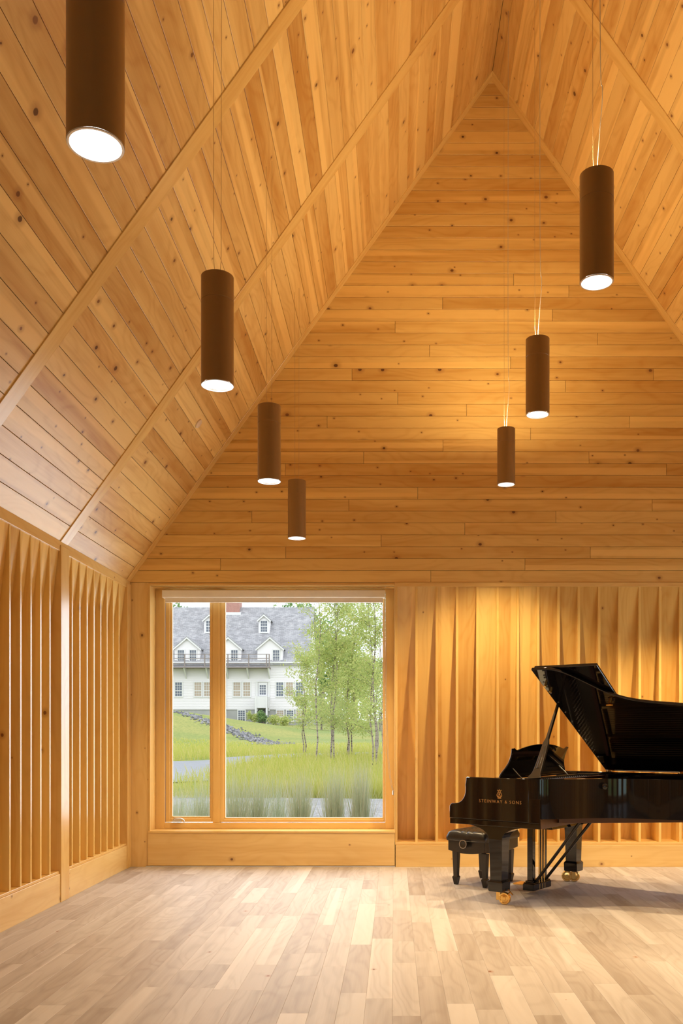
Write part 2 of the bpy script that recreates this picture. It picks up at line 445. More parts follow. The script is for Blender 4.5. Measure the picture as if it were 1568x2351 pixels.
FZ0, FZ1 = 0.245, wpz(1347)
FD = 0.27
spots = [wpx(909.5) + 0.2003 * k for k in range(23)]
spots = [s for s in spots if s < XR - .1]
fin_panel(Vector((0, D, 0)), X_, -Y_, spots, wpx(907), XR, FZ0, FZ1, FD, wall_back)
m = MB(); m.box((OX1 + .002, D - .012, wpz(1347)), (XR, D + .02, zb - .001)); m.build('header_strip', M_TRIM, wall_back, bevel=.002, bseg=1)
m = MB(); m.box((wpx(907), D - .002, FZ0 - .028), (XR, D + FD + .03, FZ0)); m.build('ledge', M_TRIM, wall_back, bevel=.002, bseg=1)
m = MB(); m.box((XL, D, 0), (wpx(341), D + .05, zb - .002)); m.build('corner_board', M_BASE, wall_back, bevel=.0015, bseg=1)
m = MB(); m.box((wpx(341), D + .004, wpz(1345)), (OX1, D + .03, zb - .002)); m.build('head_board', M_TRIM, wall_back)
o = MB(); o.box((wpx(908), D - .012, 0.0), (XR, D + .03, FZ0 - .029)); b = o.build('baseboard_back', M_BASE, None, bevel=.002)
tag(b, 'wide pine baseboard below the fins on the gable wall', 'baseboard', kind='structure')

# window bench: boxed sill under the window
m = MB(); m.box((wpx(340.5), D - .012, .012), (wpx(906.3), D + .05, wpz(1912.5)))
b = m.build('trim_%d' % (trim_no + 1), M_BASE, None, bevel=.003); trim_no += 1
tag(b, 'knotty pine box panel below the window, down to the floor', 'panel', kind='structure')
m = MB(); m.box((wpx(336), D - .02, 0), (wpx(907), D - .0125, .011)); b = m.build('trim_%d' % (trim_no + 1), M_NICKEL, None); trim_no += 1
tag(b, 'thin grey metal strip at the floor below the window panel', 'trim', kind='structure')

# ------------------------------------------------------------------ window_1
YW = D + RV
SW = F_PX / YW
def gx(px): return (px - CX) / SW
def gz(py): return EYE + (CY - py) / SW
win = tag(empty('window_1', ((OX0 + OX1) / 2, D, OZ0)), 'large pine framed window, narrow casement beside a wide fixed pane', 'window', kind='structure')
iv = Vector(win.location)
class WB(MB):
    def box(s, a, b, M=None, mi=0): MB.box(s, tuple(Vector(a) - iv), tuple(Vector(b) - iv), M, mi)
m = WB(); m.box((OX0 - .02, D - .006, OZ0 - .02), (OX0, YW + .02, OZ1 + .02)); m.box((OX1, D - .006, OZ0 - .02), (OX1 + .012, YW + .02, OZ1 + .02))
m.box((OX0, D - .006, OZ1), (OX1, YW + .02, OZ1 + .02)); m.build('reveal', M_TRIM, win, bevel=.002, bseg=1)
m = WB(); m.box((OX0 - .02, D - .016, OZ0 - .024), (OX1 + .012, YW + .02, OZ0)); m.build('window_sill', M_TRIM, win, bevel=.004)
fx0, fx1, fz0, fz1 = OX0, OX1, OZ0, OZ1
m = WB()      # outer frame, stepped
a0, a1, b0, b1 = gx(378.0), gx(884.5), gz(1889), gz(1356)
m.box((fx0, YW, fz0), (a0, YW + .12, fz1)); m.box((a1, YW, fz0), (fx1, YW + .12, fz1))
m.box((a0, YW, fz0), (a1, YW + .12, b0)); m.box((a0, YW, b1), (a1, YW + .12, fz1))
m.box((gx(488), YW + .012, b0), (gx(504), YW + .12, b1))
m.build('window_frame', M_SASH, win, bevel=.003)
def ringframe(x0, x1, z0, z1, wl, wr, wb, wt, y0, y1):
    m = WB(); m.box((x0, y0, z0), (x0 + wl, y1, z1)); m.box((x1 - wr, y0, z0), (x1, y1, z1))
    m.box((x0 + wl, y0, z0), (x1 - wr, y1, z0 + wb)); m.box((x0 + wl, y0, z1 - wt), (x1 - wr, y1, z1)); return m
px = 1 / SW
ca = ringframe(gx(379), gx(488), gz(1887.5), gz(1357), 10*px, 4*px, 8*px, 10*px, YW + .018, YW + .07).build('casement_sash', M_SASH, win, bevel=.004)
ringframe(gx(389), gx(484), gz(1880), gz(1366), 5*px, 4*px, 5*px, 6*px, YW + .034, YW + .06).build('glazing_bead', M_SASH, ca, bevel=.003)
fs = ringframe(gx(504), gx(884), gz(1888), gz(1357), 8*px, 3*px, 7*px, 10*px, YW + .018, YW + .07).build('fixed_sash', M_SASH, win, bevel=.004)
ringframe(gx(511), gx(881.5), gz(1882), gz(1366), 5.5*px, 3*px, 4.5*px, 6*px, YW + .03, YW + .06).build('glazing_bead', M_SASH, fs, bevel=.003)
m = WB(); m.box((gx(393), YW + .045, gz(1876)), (gx(481), YW + .049, gz(1370))); m.build('casement_glass', M_GLASS, win)
m = WB(); m.box((gx(515), YW + .045, gz(1879)), (gx(880), YW + .049, gz(1370))); m.build('fixed_glass', M_GLASS, win)
m = MB(); cx0 = gx(397); cz = gz(1884)
m.box((cx0, YW - .02, cz - .008), (cx0 + .09, YW + .018, cz + .012))
m.tube([(cx0 + .012, YW - .012, cz + .012), (cx0 + .02, YW - .035, cz + .024), (cx0 + .09, YW - .045, cz + .022), (cx0 + .118, YW - .045, cz + .012), (cx0 + .124, YW - .045, cz - .014)], [.006, .007, .008, .007, .007], 8)
c = m.build('crank_handle', M_NICKEL, win, smooth=50); c.matrix_parent_inverse = Matrix.Translation(-iv); c['label'] = 'satin metal casement crank'

# roller shade in the head of the window
rs = empty('roller_shade', (gx(630), YW - .06, gz(1372)), 0, 'beige roller shade rolled up at the top of the window', 'window shade')
o3 = Vector(rs.location)
m = MB(); yl = gx(378) - o3.x; yr = gx(884) - o3.x; sy = F_PX / (YW - .06)
zt, zbm = EYE + (CY - 1355) / sy - o3.z, EYE + (CY - 1373) / sy - o3.z
prof = [(-.045, zbm + .012), (-.040, zbm + .003), (-.028, zbm), (.04, zbm), (.04, zt), (-.028, zt), (-.042, zt - .008)]
m.prism(prof, lambda p: (yl, p[0], p[1]), lambda p: (yr, p[0], p[1])); m.build('cassette', M_CASSETTE, rs, smooth=40)
m = MB(); zf = EYE + (CY - 1382.5) / sy - o3.z
m.box((yl + .02, .004, zf), (yr - .02, .006, zbm + .01)); m.build('fabric', M_SHADE, rs)
m = MB(); m.box((yl + .02, -.002, zf - .004), (yr - .02, .012, zf + .006)); m.build('hem_bar', M_CASSETTE, rs, bevel=.003)
m = MB()
ch = catmull([(yr + .004, -.03, zt - .02), (yr + .012, -.045, zt - .5), (yr + .02, -.06, zt - 1.2), (yr + .045, -.07, zt - 1.75), (yr + .085, -.08, zt - 2.02)], 8)
m.tube(ch, .0022, 6); m.tube([p + Vector((-.012, 0, .0)) for p in ch[:-3]] + [ch[-1]], .0022, 6); m.build('bead_chain', M_CORDWHITE, rs, smooth=60)
m = MB(); e = ch[-1]; m.lathe([(.001, -.03), (.011, -.024), (.011, 0), (.006, .018), (.001, .02)], Matrix.Translation(e), 12); m.build('chain_weight', M_NICKEL, rs, smooth=50)

# ------------------------------------------------------------------ left wall
wall_left = tag(empty('wall_left'), 'left side wall of tapered vertical pine fins', 'wall', kind='structure')
posts = [7.15 - 1.795 * k for k in range(6)]
edges = [D - .12] + posts
WZ0, WZ1 = 0.245, ZE - .075
for k in range(len(posts)):
    a1 = edges[k] - (0.09 if k else 0); a0 = posts[k] + 0.09
    n = 9; stp = (a1 - a0) / n
    sp = [a0 + stp * (j) + .12 - .0 for j in range(n - 1)] if k == 0 else [a0 + stp * (j + 1) for j in range(n - 1)]
    if k == 0: sp = [7.356 + .1792 * j for j in range(8)]
    fin_panel(Vector((XL, 0, 0)), Y_, X_, sp, a0, a1, WZ0, WZ1, 0.28, wall_left)
    m = MB(); m.box((XL - .3, a0, WZ0 - .02), (XL + .004, a1, WZ0)); m.build('ledge', M_TRIM, wall_left, bevel=.002, bseg=1)
m = MB(); m.box((XL - .05, YF, WZ1), (XL + .010, D - .001, ZE + .004)); m.build('crown_strip', M_TRIM, wall_left, bevel=.002, bseg=1)
m = MB(); m.box((XL - .4, YF - .3, -.1), (XL - .305, D + .4, ZE + .3)); m.build('wall_core', M_SHELL, wall_left)
for k, yb in enumerate([D - .06] + posts):
    w = .06 if k == 0 else .088; trim_no += 1
    m = MB(); m.box((XL - .29, yb - w, 0.0), (XL + .018, yb + w - (.001 if k == 0 else 0), ZE - .03)); b = m.build('trim_%d' % trim_no, M_TRIM, None, bevel=.002, bseg=1)
    tag(b, 'pine corner post where left wall meets the gable wall' if k == 0 else 'wide flat pine post on left wall, %s from the gable corner' % ('first', 'second', 'third', 'fourth', 'fifth', 'sixth')[k-1], 'trim', kind='structure')
m = MB()
pe = [D - .12] + posts + [YF]
for k in range(len(pe) - 1):
    a1 = pe[k] - (.089 if k else .001); a0 = pe[k+1] + (.089 if k + 1 < len(pe) - 1 else 0)
    m.box((XL - .3, a0, 0), (XL + .012, a1, WZ0 - .021))
b = m.build('baseboard_left', M_BASE, None, bevel=.002); tag(b, 'wide pine baseboard below the fins on the left wall', 'baseboard', kind='structure')

# ------------------------------------------------------------------ right wall with its daylight window, and the wall behind the camera
wall_right = tag(empty('wall_right'), 'right side wall of pine boards with a window', 'wall', kind='structure')
def plank_wall(parent, O, A, N, a0, a1, z0, z1, holes, mat=M_FIN, w=.2):
    m = MB(); a = a0
    while a < a1 - .001:
        b = min(a + w, a1); segs = [(z0, z1)]
        for (h0, h1, g0, g1) in holes:
            if b > h0 + .001 and a < h1 - .001:
                segs = [(z0, g0), (g1, z1)]
        for (s0, s1) in segs:
            # grain vertical: u = z, v across
            m.board(O, Z_, A, N, [(s0, a), (s1, a), (s1, b), (s0, b)], .0018, .0015)
        a = b
    return m.build('wall_boards', mat, parent)
plank_wall(wall_right, Vector((XR, 0, 0)), Y_, -X_, YF, D, 0, ZE, [(RWIN[0], RWIN[1], RWIN[2], RWIN[3])], w=.16)
m = MB()
m.box((XR + .011, YF - .3, -.1), (XR + .3, RWIN[0], ZE + .3)); m.box((XR + .011, RWIN[1], -.1), (XR + .3, D + .4, ZE + .3))
m.box((XR + .011, RWIN[0], -.1), (XR + .3, RWIN[1], RWIN[2])); m.box((XR + .011, RWIN[0], RWIN[3]), (XR + .3, RWIN[1], ZE + .3)); m.build('wall_core', M_SHELL, wall_right)
def simple_window(name, O, A, a0, a1, z0, z1, n, label):
    w = tag(empty(name, tuple(O + A * ((a0 + a1) / 2) + Z_ * z0)), label, 'window', kind='structure')
    M = Matrix.Translation(-Vector(w.location))
    def bx(m, a, b, c, d, e, f):
        p = O + A * a; q = O + A * b; N = A.cross(Z_)
        P = [O + A * i + N * j + Z_ * k - Vector(w.location) for i in (a, b) for j in (c, d) for k in (e, f)]
        lo = [min(v[i] for v in P) for i in range(3)]; hi = [max(v[i] for v in P) for i in range(3)]
        m.box(lo, hi)
    m = MB(); t = .07
    for i in range(n + 1):
        c = a0 + (a1 - a0) * i / n; bx(m, max(a0, c - t), min(a1, c + t), -.06, .06, z0, z1)
    bx(m, a0, a1, -.06, .06, z0, z0 + t); bx(m, a0, a1, -.06, .06, z1 - t, z1); m.build('window_frame', M_SASH, w, bevel=.004)
    m = MB(); bx(m, a0 + .02, a1 - .02, -.004, .004, z0 + .02, z1 - .02); m.build('pane', M_GLASS, w)
simple_window('window_2', Vector((XR + .16, 0, 0)), Y_, *RWIN, 3, 'wide three light window in the right wall')
wall_front = tag(empty('wall_front'), 'pine board wall behind the viewpoint with four tall windows', 'wall', kind='structure')
plank_wall(wall_front, Vector((0, YF, 0)), X_, Y_, XL, XR, 0, ZE, [(a, b, .08, 2.45) for a, b in FWINS], w=.1)
m = MB()
xs = [XL - .4] + [q for ab in FWINS for q in ab] + [XR + .4]
for i in range(0, len(xs), 2): m.box((xs[i], YF - .3, -.1), (xs[i+1], YF - .011, ZE))
for a, b in FWINS: m.box((a, YF - .3, -.1), (b, YF - .011, .08)); m.box((a, YF - .3, 2.45), (b, YF - .011, ZE))
m.prism([(XL - .4, ZE), (XR + .4, ZE), (XRIDGE, ZR + .45)], lambda p: (p[0], YF - .3, p[1]), lambda p: (p[0], YF - .011, p[1]))
m.build('wall_core', M_GABLE, wall_front)
for i, (a, b) in enumerate(FWINS):
    simple_window('window_%d' % (i + 3), Vector((0, YF - .15, 0)), X_, a, b, .08, 2.45, 1, 'tall window behind the viewpoint, %s along the wall' % ('first', 'second', 'third', 'fourth')[i])

# ------------------------------------------------------------------ pendant lamps
R0 = 0.079
def pendant(x, y, zb_, zt_, label, watts, up=False, group='cylinder pendant lamps'):
    t = empty('pendant_lamp', (x, y, zb_), 0, label, 'pendant lamp', group)
    h = zt_ - zb_; s = h - .125
    m = MB(); m.lathe([(R0 - .004, .016), (R0, .0), (R0, s - .0012), (R0 - .0015, s), (R0 - .0015, s + .0015), (R0, s + .003), (R0, h - .002), (R0 - .003, h), (R0 - .012 if up else .001, h + .0005)], None, 48)
    m.build('housing', M_BRONZE, t, smooth=35)
    m = MB(); m.lathe([(R0 - .001, 0.0), (R0 - .0015, -.003), (R0 - .008, -.003), (R0 - .009, .002), (.050, .055)], None, 48); m.f = [f for f in m.f if len(f) == 4]; m.uv = [None] * len(m.f); m.mi = [0] * len(m.f)
    m.build('reflector', M_REFLECT, t, smooth=35)
    m = MB(); m.face([(.0695 * cos(2 * pi * k / 40), -.0695 * sin(2 * pi * k / 40), .006) for k in range(40)]); m.build('lens', M_LENS, t)
    zc = ZE + slope * ((x - XL) if x < XRIDGE else (XR - x)) - zb_ + .01
    zc = min(zc, ZR - zb_ - .05)
    for k, dx in ((0, -.018), (1, .018)):
        m = MB()
        pth = [(dx * .6, 0, h), (dx, 0, h + .08), (dx * 1.1, 0, zc)]
        if up and k == 1: pth = catmull([(dx * .4, 0, h), (dx * .2, 0, h + .05), (dx, .0, h + .25), (dx * 1.5, 0, h + .4), (dx * .9, 0, h + .8), (dx, 0, zc)], 6)
        m.tube(pth, .0018 if (up and k == 1) else .0012, 6); m.build('cable', M_CORDWHITE if (up and k == 1) else M_CABLE, t, smooth=60)
    if up:
        m = MB(); m.face([((R0 - .012) * cos(2 * pi * k / 32), (R0 - .012) * sin(2 * pi * k / 32), h + .0012) for k in range(32)]); m.build('uplight_lens', M_UPLENS, t)
        d = bpy.data.lights.new('uplight', 'AREA'); d.shape = 'DISK'; d.size = .128; d.energy = up * 0.74; d.color = (1, .76, .43)
        o = bpy.data.objects.new('uplight', d); COL.objects.link(o); o.parent = t; o.location = (0, 0, h + .004); o.rotation_euler = (pi, 0, 0)
    d = bpy.data.lights.new('downlight', 'SPOT'); d.energy = watts * 0.81; d.color = LAMP_COL; d.spot_size = radians(108); d.spot_blend = .6; d.shadow_soft_size = .055
    o = bpy.data.objects.new('downlight', d); COL.objects.link(o); o.parent = t; o.location = (0, 0, -.012)
    return t
pendant(-.839, 2.55, 2.975, 3.50, 'largest bronze cylinder pendant, cut off by the top edge', 55)
pendant(-.862, 4.43, 3.02, 3.55, 'bronze cylinder pendant hanging over the rafter boards of the left slope', 85)
pendant(-.858, 6.24, 3.055, 3.572, 'bronze cylinder pendant just left of the smallest one above the window', 115)
pendant(-.858, 8.02, 3.045, 3.552, 'smallest bronze cylinder pendant hanging directly above the window', 235)
pendant(.956, 4.27, 3.445, 3.95, 'highest bronze cylinder pendant, hanging in front of the right roof slope', 130, 11)
pendant(.965, 6.08, 3.457, 3.962, 'bronze pendant with bright cord, between highest pendant and the small one by the gable', 250, 27)
pendant(.995, 8.02, 3.520, 4.012, 'small bronze pendant with bright cord in front of the gable boards', 340, 31)
for y in (4.43, 6.24, 8.02):
    pendant(2.78, y, 3.04, 3.55, 'bronze cylinder pendant of the row over the piano side, %s' % {4.43: 'near', 6.24: 'middle', 8.02: 'far'}[y], {4.43: 240, 6.24: 330, 8.02: 330}[y])
pendant(.96, 2.5, 3.45, 3.955, 'bronze cylinder pendant overhead, just outside the view', 70, 10)

# small white sprinkler disc on the left slope
p0 = Vector((-1.36, 0, 0)); sx = -1.36
# photo point (455, 972): solve on the left slope
dirv = Vector(((455 - CX) / F_PX, 1, (CY - 972) / F_PX))
den = dirv.z - slope * dirv.x; tt = (ZE - EYE - slope * XL) / den
pt = Vector((0, 0, EYE)) + dirv * tt
N_L = Vector((sdir.z, 0, -sdir.x))
sp = empty('sprinkler_cover', tuple(pt), 0, 'small pale round sprinkler cover on the left roof slope', 'sprinkler')
m = MB(); m.lathe([(.001, .018), (.03, .017), (.042, .010), (.044, .0), (.044, -.003)][::-1], N_L.to_track_quat('Z', 'Y').to_matrix().to_4x4(), 24); m.build('disc', plain('sprinkler_paint', (.75, .55, .34), .5), sp, smooth=40)

# ------------------------------------------------------------------ concert grand piano  (local x = keyboard to tail, local y = -v, v = towards the treble side)
PX, PY, PPHI = 0.9131, 7.7427, 0.6503
piano = empty('grand_piano', (PX, PY, 0), -PPHI, 'glossy black concert grand piano with raised lid', 'piano')
HW = 0.785
bent = [(.155, HW), (.45, HW), (.70, HW - .002), (.79, .765), (.87, .705), (.96, .598), (1.075, .45), (1.215, .345), (1.40, .285), (1.61, .245), (1.9, .165),
        (2.2, .02), (2.45, -.16), (2.62, -.34), (2.71, -.50), (2.735, -.62), (2.70, -.735), (2.60, -HW), (2.2, -HW), (1.4, -HW), (.6, -HW), (.155, -HW)]
outline = [Vector((p.x, p.y)) for p in catmull([(a, b, 0) for a, b in bent], 8)]
def offset(path, d):
    out = []
    for i, p in enumerate(path):
        t = (path[min(i+1, len(path)-1)] - path[max(i-1, 0)]).normalized()
        out.append(p + Vector((-t.y, t.x)) * d * -1)
    return out
inner = offset(outline, .055)
if abs(inner[0].y) > HW: inner = offset(outline, -.055)
ZRB, ZRT = .687, .98
def rim_strip(outer, inn, z0, z1, nm, mat, par, start=0, end=None, bevel=.006):
    o_ = outer[start:end]; n_ = inn[start:end]; n = len(o_)
    V = []
    for p, q in zip(o_, n_): V += [(p.x, -p.y, z0), (p.x, -p.y, z1), (q.x, -q.y, z1), (q.x, -q.y, z0)]
    Fs = []
    for i in range(n - 1):
        a = 4 * i; b = a + 4
        for k in range(4): Fs.append((a + k, b + k, b + (k+1) % 4, a + (k+1) % 4))
    Fs += [(3, 2, 1, 0), tuple(4 * (n-1) + k for k in range(4))]
    m = MB(); m.mesh(V, Fs); return m.build(nm, mat, par, smooth=35, bevel=bevel, bseg=2, weld=True)
# curved rim starts behind the cheeks
i0 = next(i for i, p in enumerate(outline) if p.x > .698); i1 = len(outline) - 1 - next(i for i, p in enumerate(outline[::-1]) if p.x > .698)
rim_strip(outline, inner, ZRB, ZRT, 'rim', M_LACQUER, piano, i0 - 1, i1 + 2)
# cheeks with the stepped arm
def cheek(sgn):
    prof = [(.0, .655), (.0, .745), (.006, .760), (.020, .770), (.055, .772), (.085, .778), (.112, .795), (.135, .825), (.147, .860), (.149, .895), (.146, .920), (.150, .935), (.154, .975), (.158, .98), (.702, .98), (.702, .655)]
    m = MB(); y0 = -sgn * HW; y1 = -sgn * (HW - .055)
    m.prism(prof, lambda p: (p[0], y0, p[1]), lambda p: (p[0], y1, p[1])); return m
for sg in (1, -1): ck = cheek(sg).build('cheek', M_LACQUER, piano, smooth=35, bevel=.004, weld=True); 
m = MB(); m.box((.002, -HW + .003, .612), (.795, HW - .003, .653)); kb = m.build('keybed', M_LACQUER, piano, bevel=.003)
m = MB(); m.box((.70, -HW + .001, .653), (.795, -HW + .050, .835)); m.build('cheek_block', M_LACQUER, piano, bevel=.003)
m = MB(); m.box((.17, -.47, .578), (.73, .55, .612)); m.build('keybed_underframe', M_LACQUER, piano, bevel=.003)
m = MB(); m.box((.60, -HW + .06, .653), (.792, HW - .06, .690)); m.build('keybed_rail', M_PIANOWOOD, piano)
m = MB(); m.box((.792, -HW + .01, .614), (.797, HW - .01, .684)); m.build('keybed_back', M_PIANOWOOD, piano)
# key slip, key blocks, fallboard, keys
m = MB(); m.box((.004, -HW + .055, .655), (.030, HW - .055, .725)); m.build('key_slip', M_LACQUER, piano, bevel=.004)
for sg in (1, -1):
    m = MB(); m.box((.03, min(sg * .615, sg * .73), .655), (.20, max(sg * .615, sg * .73), .755)); m.build('key_block', M_LACQUER, piano, bevel=.005)
m = MB()
for k in range(52): m.box((.032, -.612 + k * .02354, .665), (.19, -.612 + (k+1) * .02354 - .001, .735))
m.build('white_keys', M_IVORY, piano, bevel=.001, bseg=1)
m = MB()
for k in range(51):
    if k % 7 in (0, 2, 3, 5, 6): m.box((.085, -.612 + (k+1) * .02354 - .006, .73), (.19, -.612 + (k+1) * .02354 + .006, .747))
m.build('black_keys', M_EBONY, piano, bevel=.0015, bseg=1)
m = MB(); m.prism([(.19, .655), (.19, .76), (.175, .85), (.178, .872), (.20, .88), (.22, .86), (.22, .655)], lambda p: (p[0], -.73, p[1]), lambda p: (p[0], .73, p[1])); m.build('fallboard', M_LACQUER, piano, smooth=30, bevel=.003)
# inside: pin block shelf, plate, soundboard, strings
m = MB(); m.box((.22, -.73, .88), (.60, .73, .905)); m.build('pin_block', M_SATIN, piano)
ins_ = [p for p in inner if p.x >= .6]
m = MB(); m.prism([(p.x, p.y) for p in ins_], lambda p: (p[0], -p[1], .855), lambda p: (p[0], -p[1], .865)); m.build('iron_plate', M_IRON, piano)
m = MB(); m.prism([(p.x, p.y) for p in ins_], lambda p: (p[0], -p[1], .70), lambda p: (p[0], -p[1], .715)); m.build('soundboard', M_PIANOWOOD, piano)
m = MB()
for k in range(64):
    v = -.68 + k * .021; ends = [p.x for p in ins_ if abs(p.y - v) < .03]
    xe = min(max(ends) if ends else 1.0, 2.5) - .05
    if xe > .75: m.tube([(.62, -v, .90), (xe, -v, .89)], .0011, 4)
m.build('strings', M_STEEL, piano)['kind'] = 'stuff'
m = MB()
for v in (-.5, -.2, .08, .32):
    ends = [p.x for p in ins_ if abs(p.y - v) < .05]; m.box((.62, -v - .012, .865), (max(ends) - .08, -v + .012, .925))
m.build('plate_bars', M_IRON, piano, bevel=.005)
m = MB()
for k in range(74):
    for j in range(3): m.tube([(.42 + j * .035 + (k % 2) * .012, -.70 + k * .0192, .90), (.42 + j * .035 + (k % 2) * .012, -.70 + k * .0192, .945)], .0035, 6)
m.build('tuning_pins', M_STEEL, piano)['kind'] = 'stuff'
m = MB(); m.box((.35, -.725, .93), (.375, .725, .955)); m.box((.40, -.725, .945), (.60, -.66, .965)); m.box((.40, .66, .945), (.60, .725, .965)); m.build('desk_rails', M_SATIN, piano, bevel=.003)
m = MB(); m.box((.625, -.70, .925), (.66, .66, .955)); m.build('damper_rail', M_FELT, piano)

# logo and lettering on the treble cheek
def text_mesh(body, size, name, mat, par, M, extrude=.0006, spacing=1.0):
    c = bpy.data.curves.new(name, 'FONT'); c.body = body; c.size = size; c.extrude = extrude; c.align_x = 'CENTER'; c.space_character = spacing; c.resolution_u = 3; c.offset = -.0004
    o = bpy.data.objects.new(name, c); COL.objects.link(o)
    dg = bpy.context.evaluated_depsgraph_get(); dg.update()
    me = bpy.data.meshes.new_from_object(o.evaluated_get(dg)); bpy.data.objects.remove(o)
    # one mesh per word: cut where the gap between letters is wide
    xs_l = sorted({(min(me.vertices[i].co.x for i in p.vertices), max(me.vertices[i].co.x for i in p.vertices)) for p in me.polygons})
    cuts = []; end = xs_l[0][1]
    for lo_, hi_ in xs_l:
        if lo_ - end > size * .30: cuts.append((end + lo_) / 2)
        end = max(end, hi_)
    bounds = [-9] + cuts + [9]
    for b0, b1 in zip(bounds[:-1], bounds[1:]):
        m = MB(); vs = [v.co.copy() for v in me.vertices]
        for p in me.polygons:
            if b0 < sum(vs[i].x for i in p.vertices) / len(p.vertices) < b1: m.face([tuple(M @ vs[i]) for i in p.vertices])
        r = m.build(name, mat, par, weld=True); r['label'] = 'gold inlaid lettering'
    bpy.data.meshes.remove(me)
MT = Matrix(((1, 0, 0, 0), (0, 0, -1, -HW - .0004), (0, 1, 0, 0), (0, 0, 0, 1)))
def side_M(u, z): M = MT.copy(); M[0][3] = u; M[2][3] = z; return M
text_mesh('STEINWAY & SONS', .0345, 'lettering', M_GOLDLEAF, piano, side_M(.457, .790), spacing=1.30)
def stroke(m, pts, w0, w1=None, closed=False):
    """flat ribbon in the side plane with slight thickness"""
    P = [Vector(p) for p in catmull([(a, b, 0) for a, b in pts], 6)]; n = len(P); w1 = w0 if w1 is None else w1
    L = []; R = []
    for i, p in enumerate(P):
        t = (P[min(i+1, n-1)] - P[max(i-1, 0)]).normalized(); w = w0 + (w1 - w0) * i / (n - 1)
        L.append(p + Vector((-t.y, t.x, 0)) * w); R.append(p - Vector((-t.y, t.x, 0)) * w)
    for i in range(n - 1):
        q = [L[i], R[i], R[i+1], L[i+1]]
        for h in (.0006,): m.face([(a.x, a.y, h) for a in q])
        for a, b in ((L[i], L[i+1]), (R[i+1], R[i])): m.face([(a.x, a.y, 0), (a.x, a.y, .0006), (b.x, b.y, .0006), (b.x, b.y, 0)])
def disc(m, x, y, r, n=14): m.face([(x + r * cos(2*pi*k/n), y + r * sin(2*pi*k/n), .0006) for k in range(n)])
m = MB()
for s in (-1, 1):
    stroke(m, [(s*.004, .004), (s*.018, .002), (s*.016, .010), (s*.005, .010)], .0022)                       # base scrolls
    stroke(m, [(s*.004, .013), (s*.020, .018), (s*.028, .030), (s*.024, .046), (s*.014, .064), (s*.012, .078), (s*.020, .084)], .0034, .002)  # body of the lyre
    disc(m, s*.021, .083, .0042); disc(m, s*.013, .026, .0042); stroke(m, [(s*.013, .026), (s*.006, .018), (0, .014)], .0018)
disc(m, 0, .089, .0045); stroke(m, [(-.013, .077), (0, .079), (.013, .077)], .0022); stroke(m, [(0, .0), (0, .016)], .003)
stroke(m, [(-.013, .001), (.013, .001)], .0024)
stroke(m, [(.004, .064), (-.004, .056), (.006, .046), (-.007, .038), (.002, .032), (.007, .038), (-.001, .044)], .0022)
stroke(m, [(-.006, .070), (-.008, .050), (-.006, .034)], .0009); stroke(m, [(.007, .070), (.009, .052), (.008, .036)], .0009)
me_o = m.build('emblem', M_GOLDLEAF, piano); me_o.data.transform(side_M(.452, .826) @ Matrix.Scale(.74, 4)); me_o['label'] = 'gold inlaid lyre emblem'

# lid: main panel raised about its hinges on the bass side, front flap folded back onto it
TH = radians(30.8); HZ = .991
lv = Vector((0, -cos(TH), sin(TH)))         # along w, away from the hinge (local y = -v)
ln = Vector((0, sin(TH), cos(TH)))          # upper side of the lid
def lidp(u, w, h=0.0): return Vector((u, HW, HZ)) + lv * w + ln * h
big = offset(outline, -.014) if abs(offset(outline, -.014)[3].y) > HW else offset(outline, .014)
lo = [(p.x, p.y + HW) for p in big if p.x >= .608]
lo = [(.606, lo[0][1])] + lo + [(.606, lo[-1][1])]
m = MB(); m.prism(lo, lambda p: lidp(p[0], p[1], 0), lambda p: lidp(p[0], p[1], .022))
lid = m.build('lid', M_LACQUER, piano, smooth=35, bevel=.005, weld=True)
m = MB(); fl = [(.612, .004), (1.128, .004), (1.128, 1.562), (.612, 1.562)]
m.prism(fl, lambda p: lidp(p[0], p[1], .030), lambda p: lidp(p[0], p[1], .052)); m.build('front_flap', M_LACQUER, lid, bevel=.005, weld=True)
for w in (.2, .6, 1.0, 1.4):
    m = MB(); m.tube([lidp(.606, w - .05, .026), lidp(.606, w + .05, .026)], .004, 8); m.build('flap_hinge', M_BRASS, lid, smooth=50)
for k in range(9):
    w = .25 + k * .145; m = MB(); m.tube([lidp(.635, w, .001), lidp(.635, w, -.006)], .006, 10); m.build('bumper_button', M_NICKEL, lid, smooth=50)
m = MB(); a = lidp(1.075, 1.12, 0); m.tube([a, lidp(1.075, 1.12, -.02)], .014, 12); m.box(tuple(lidp(1.06, 1.13, -.04)), tuple(lidp(1.09, 1.10, -.018))); m.tube([lidp(1.05, 1.12, -.034), lidp(1.105, 1.12, -.034)], .007, 8); m.build('lid_latch', M_BRASS, lid, smooth=50)
for w, r, h in ((1.30, .012, -.02), (1.395, .009, -.03)):
    m = MB(); m.tube([lidp(.648, w, 0), lidp(.648, w, h)], r, 12); m.build('prop_cup', M_BRASS, lid, smooth=50)
for u in (.66, 1.30, 1.95):
    m = MB(); m.box((u - .03, HW - .05, .979), (u + .03, HW + .003, .985)); m.tube([(u - .03, HW + .002, .992), (u + .03, HW + .002, .992)], .008, 10)
    for du in (-.018, .018): m.tube([(u + du, HW - .035, .985), (u + du, HW - .035, .990)], .004, 6)
    m.build('hinge', M_BRASS, piano, smooth=40)
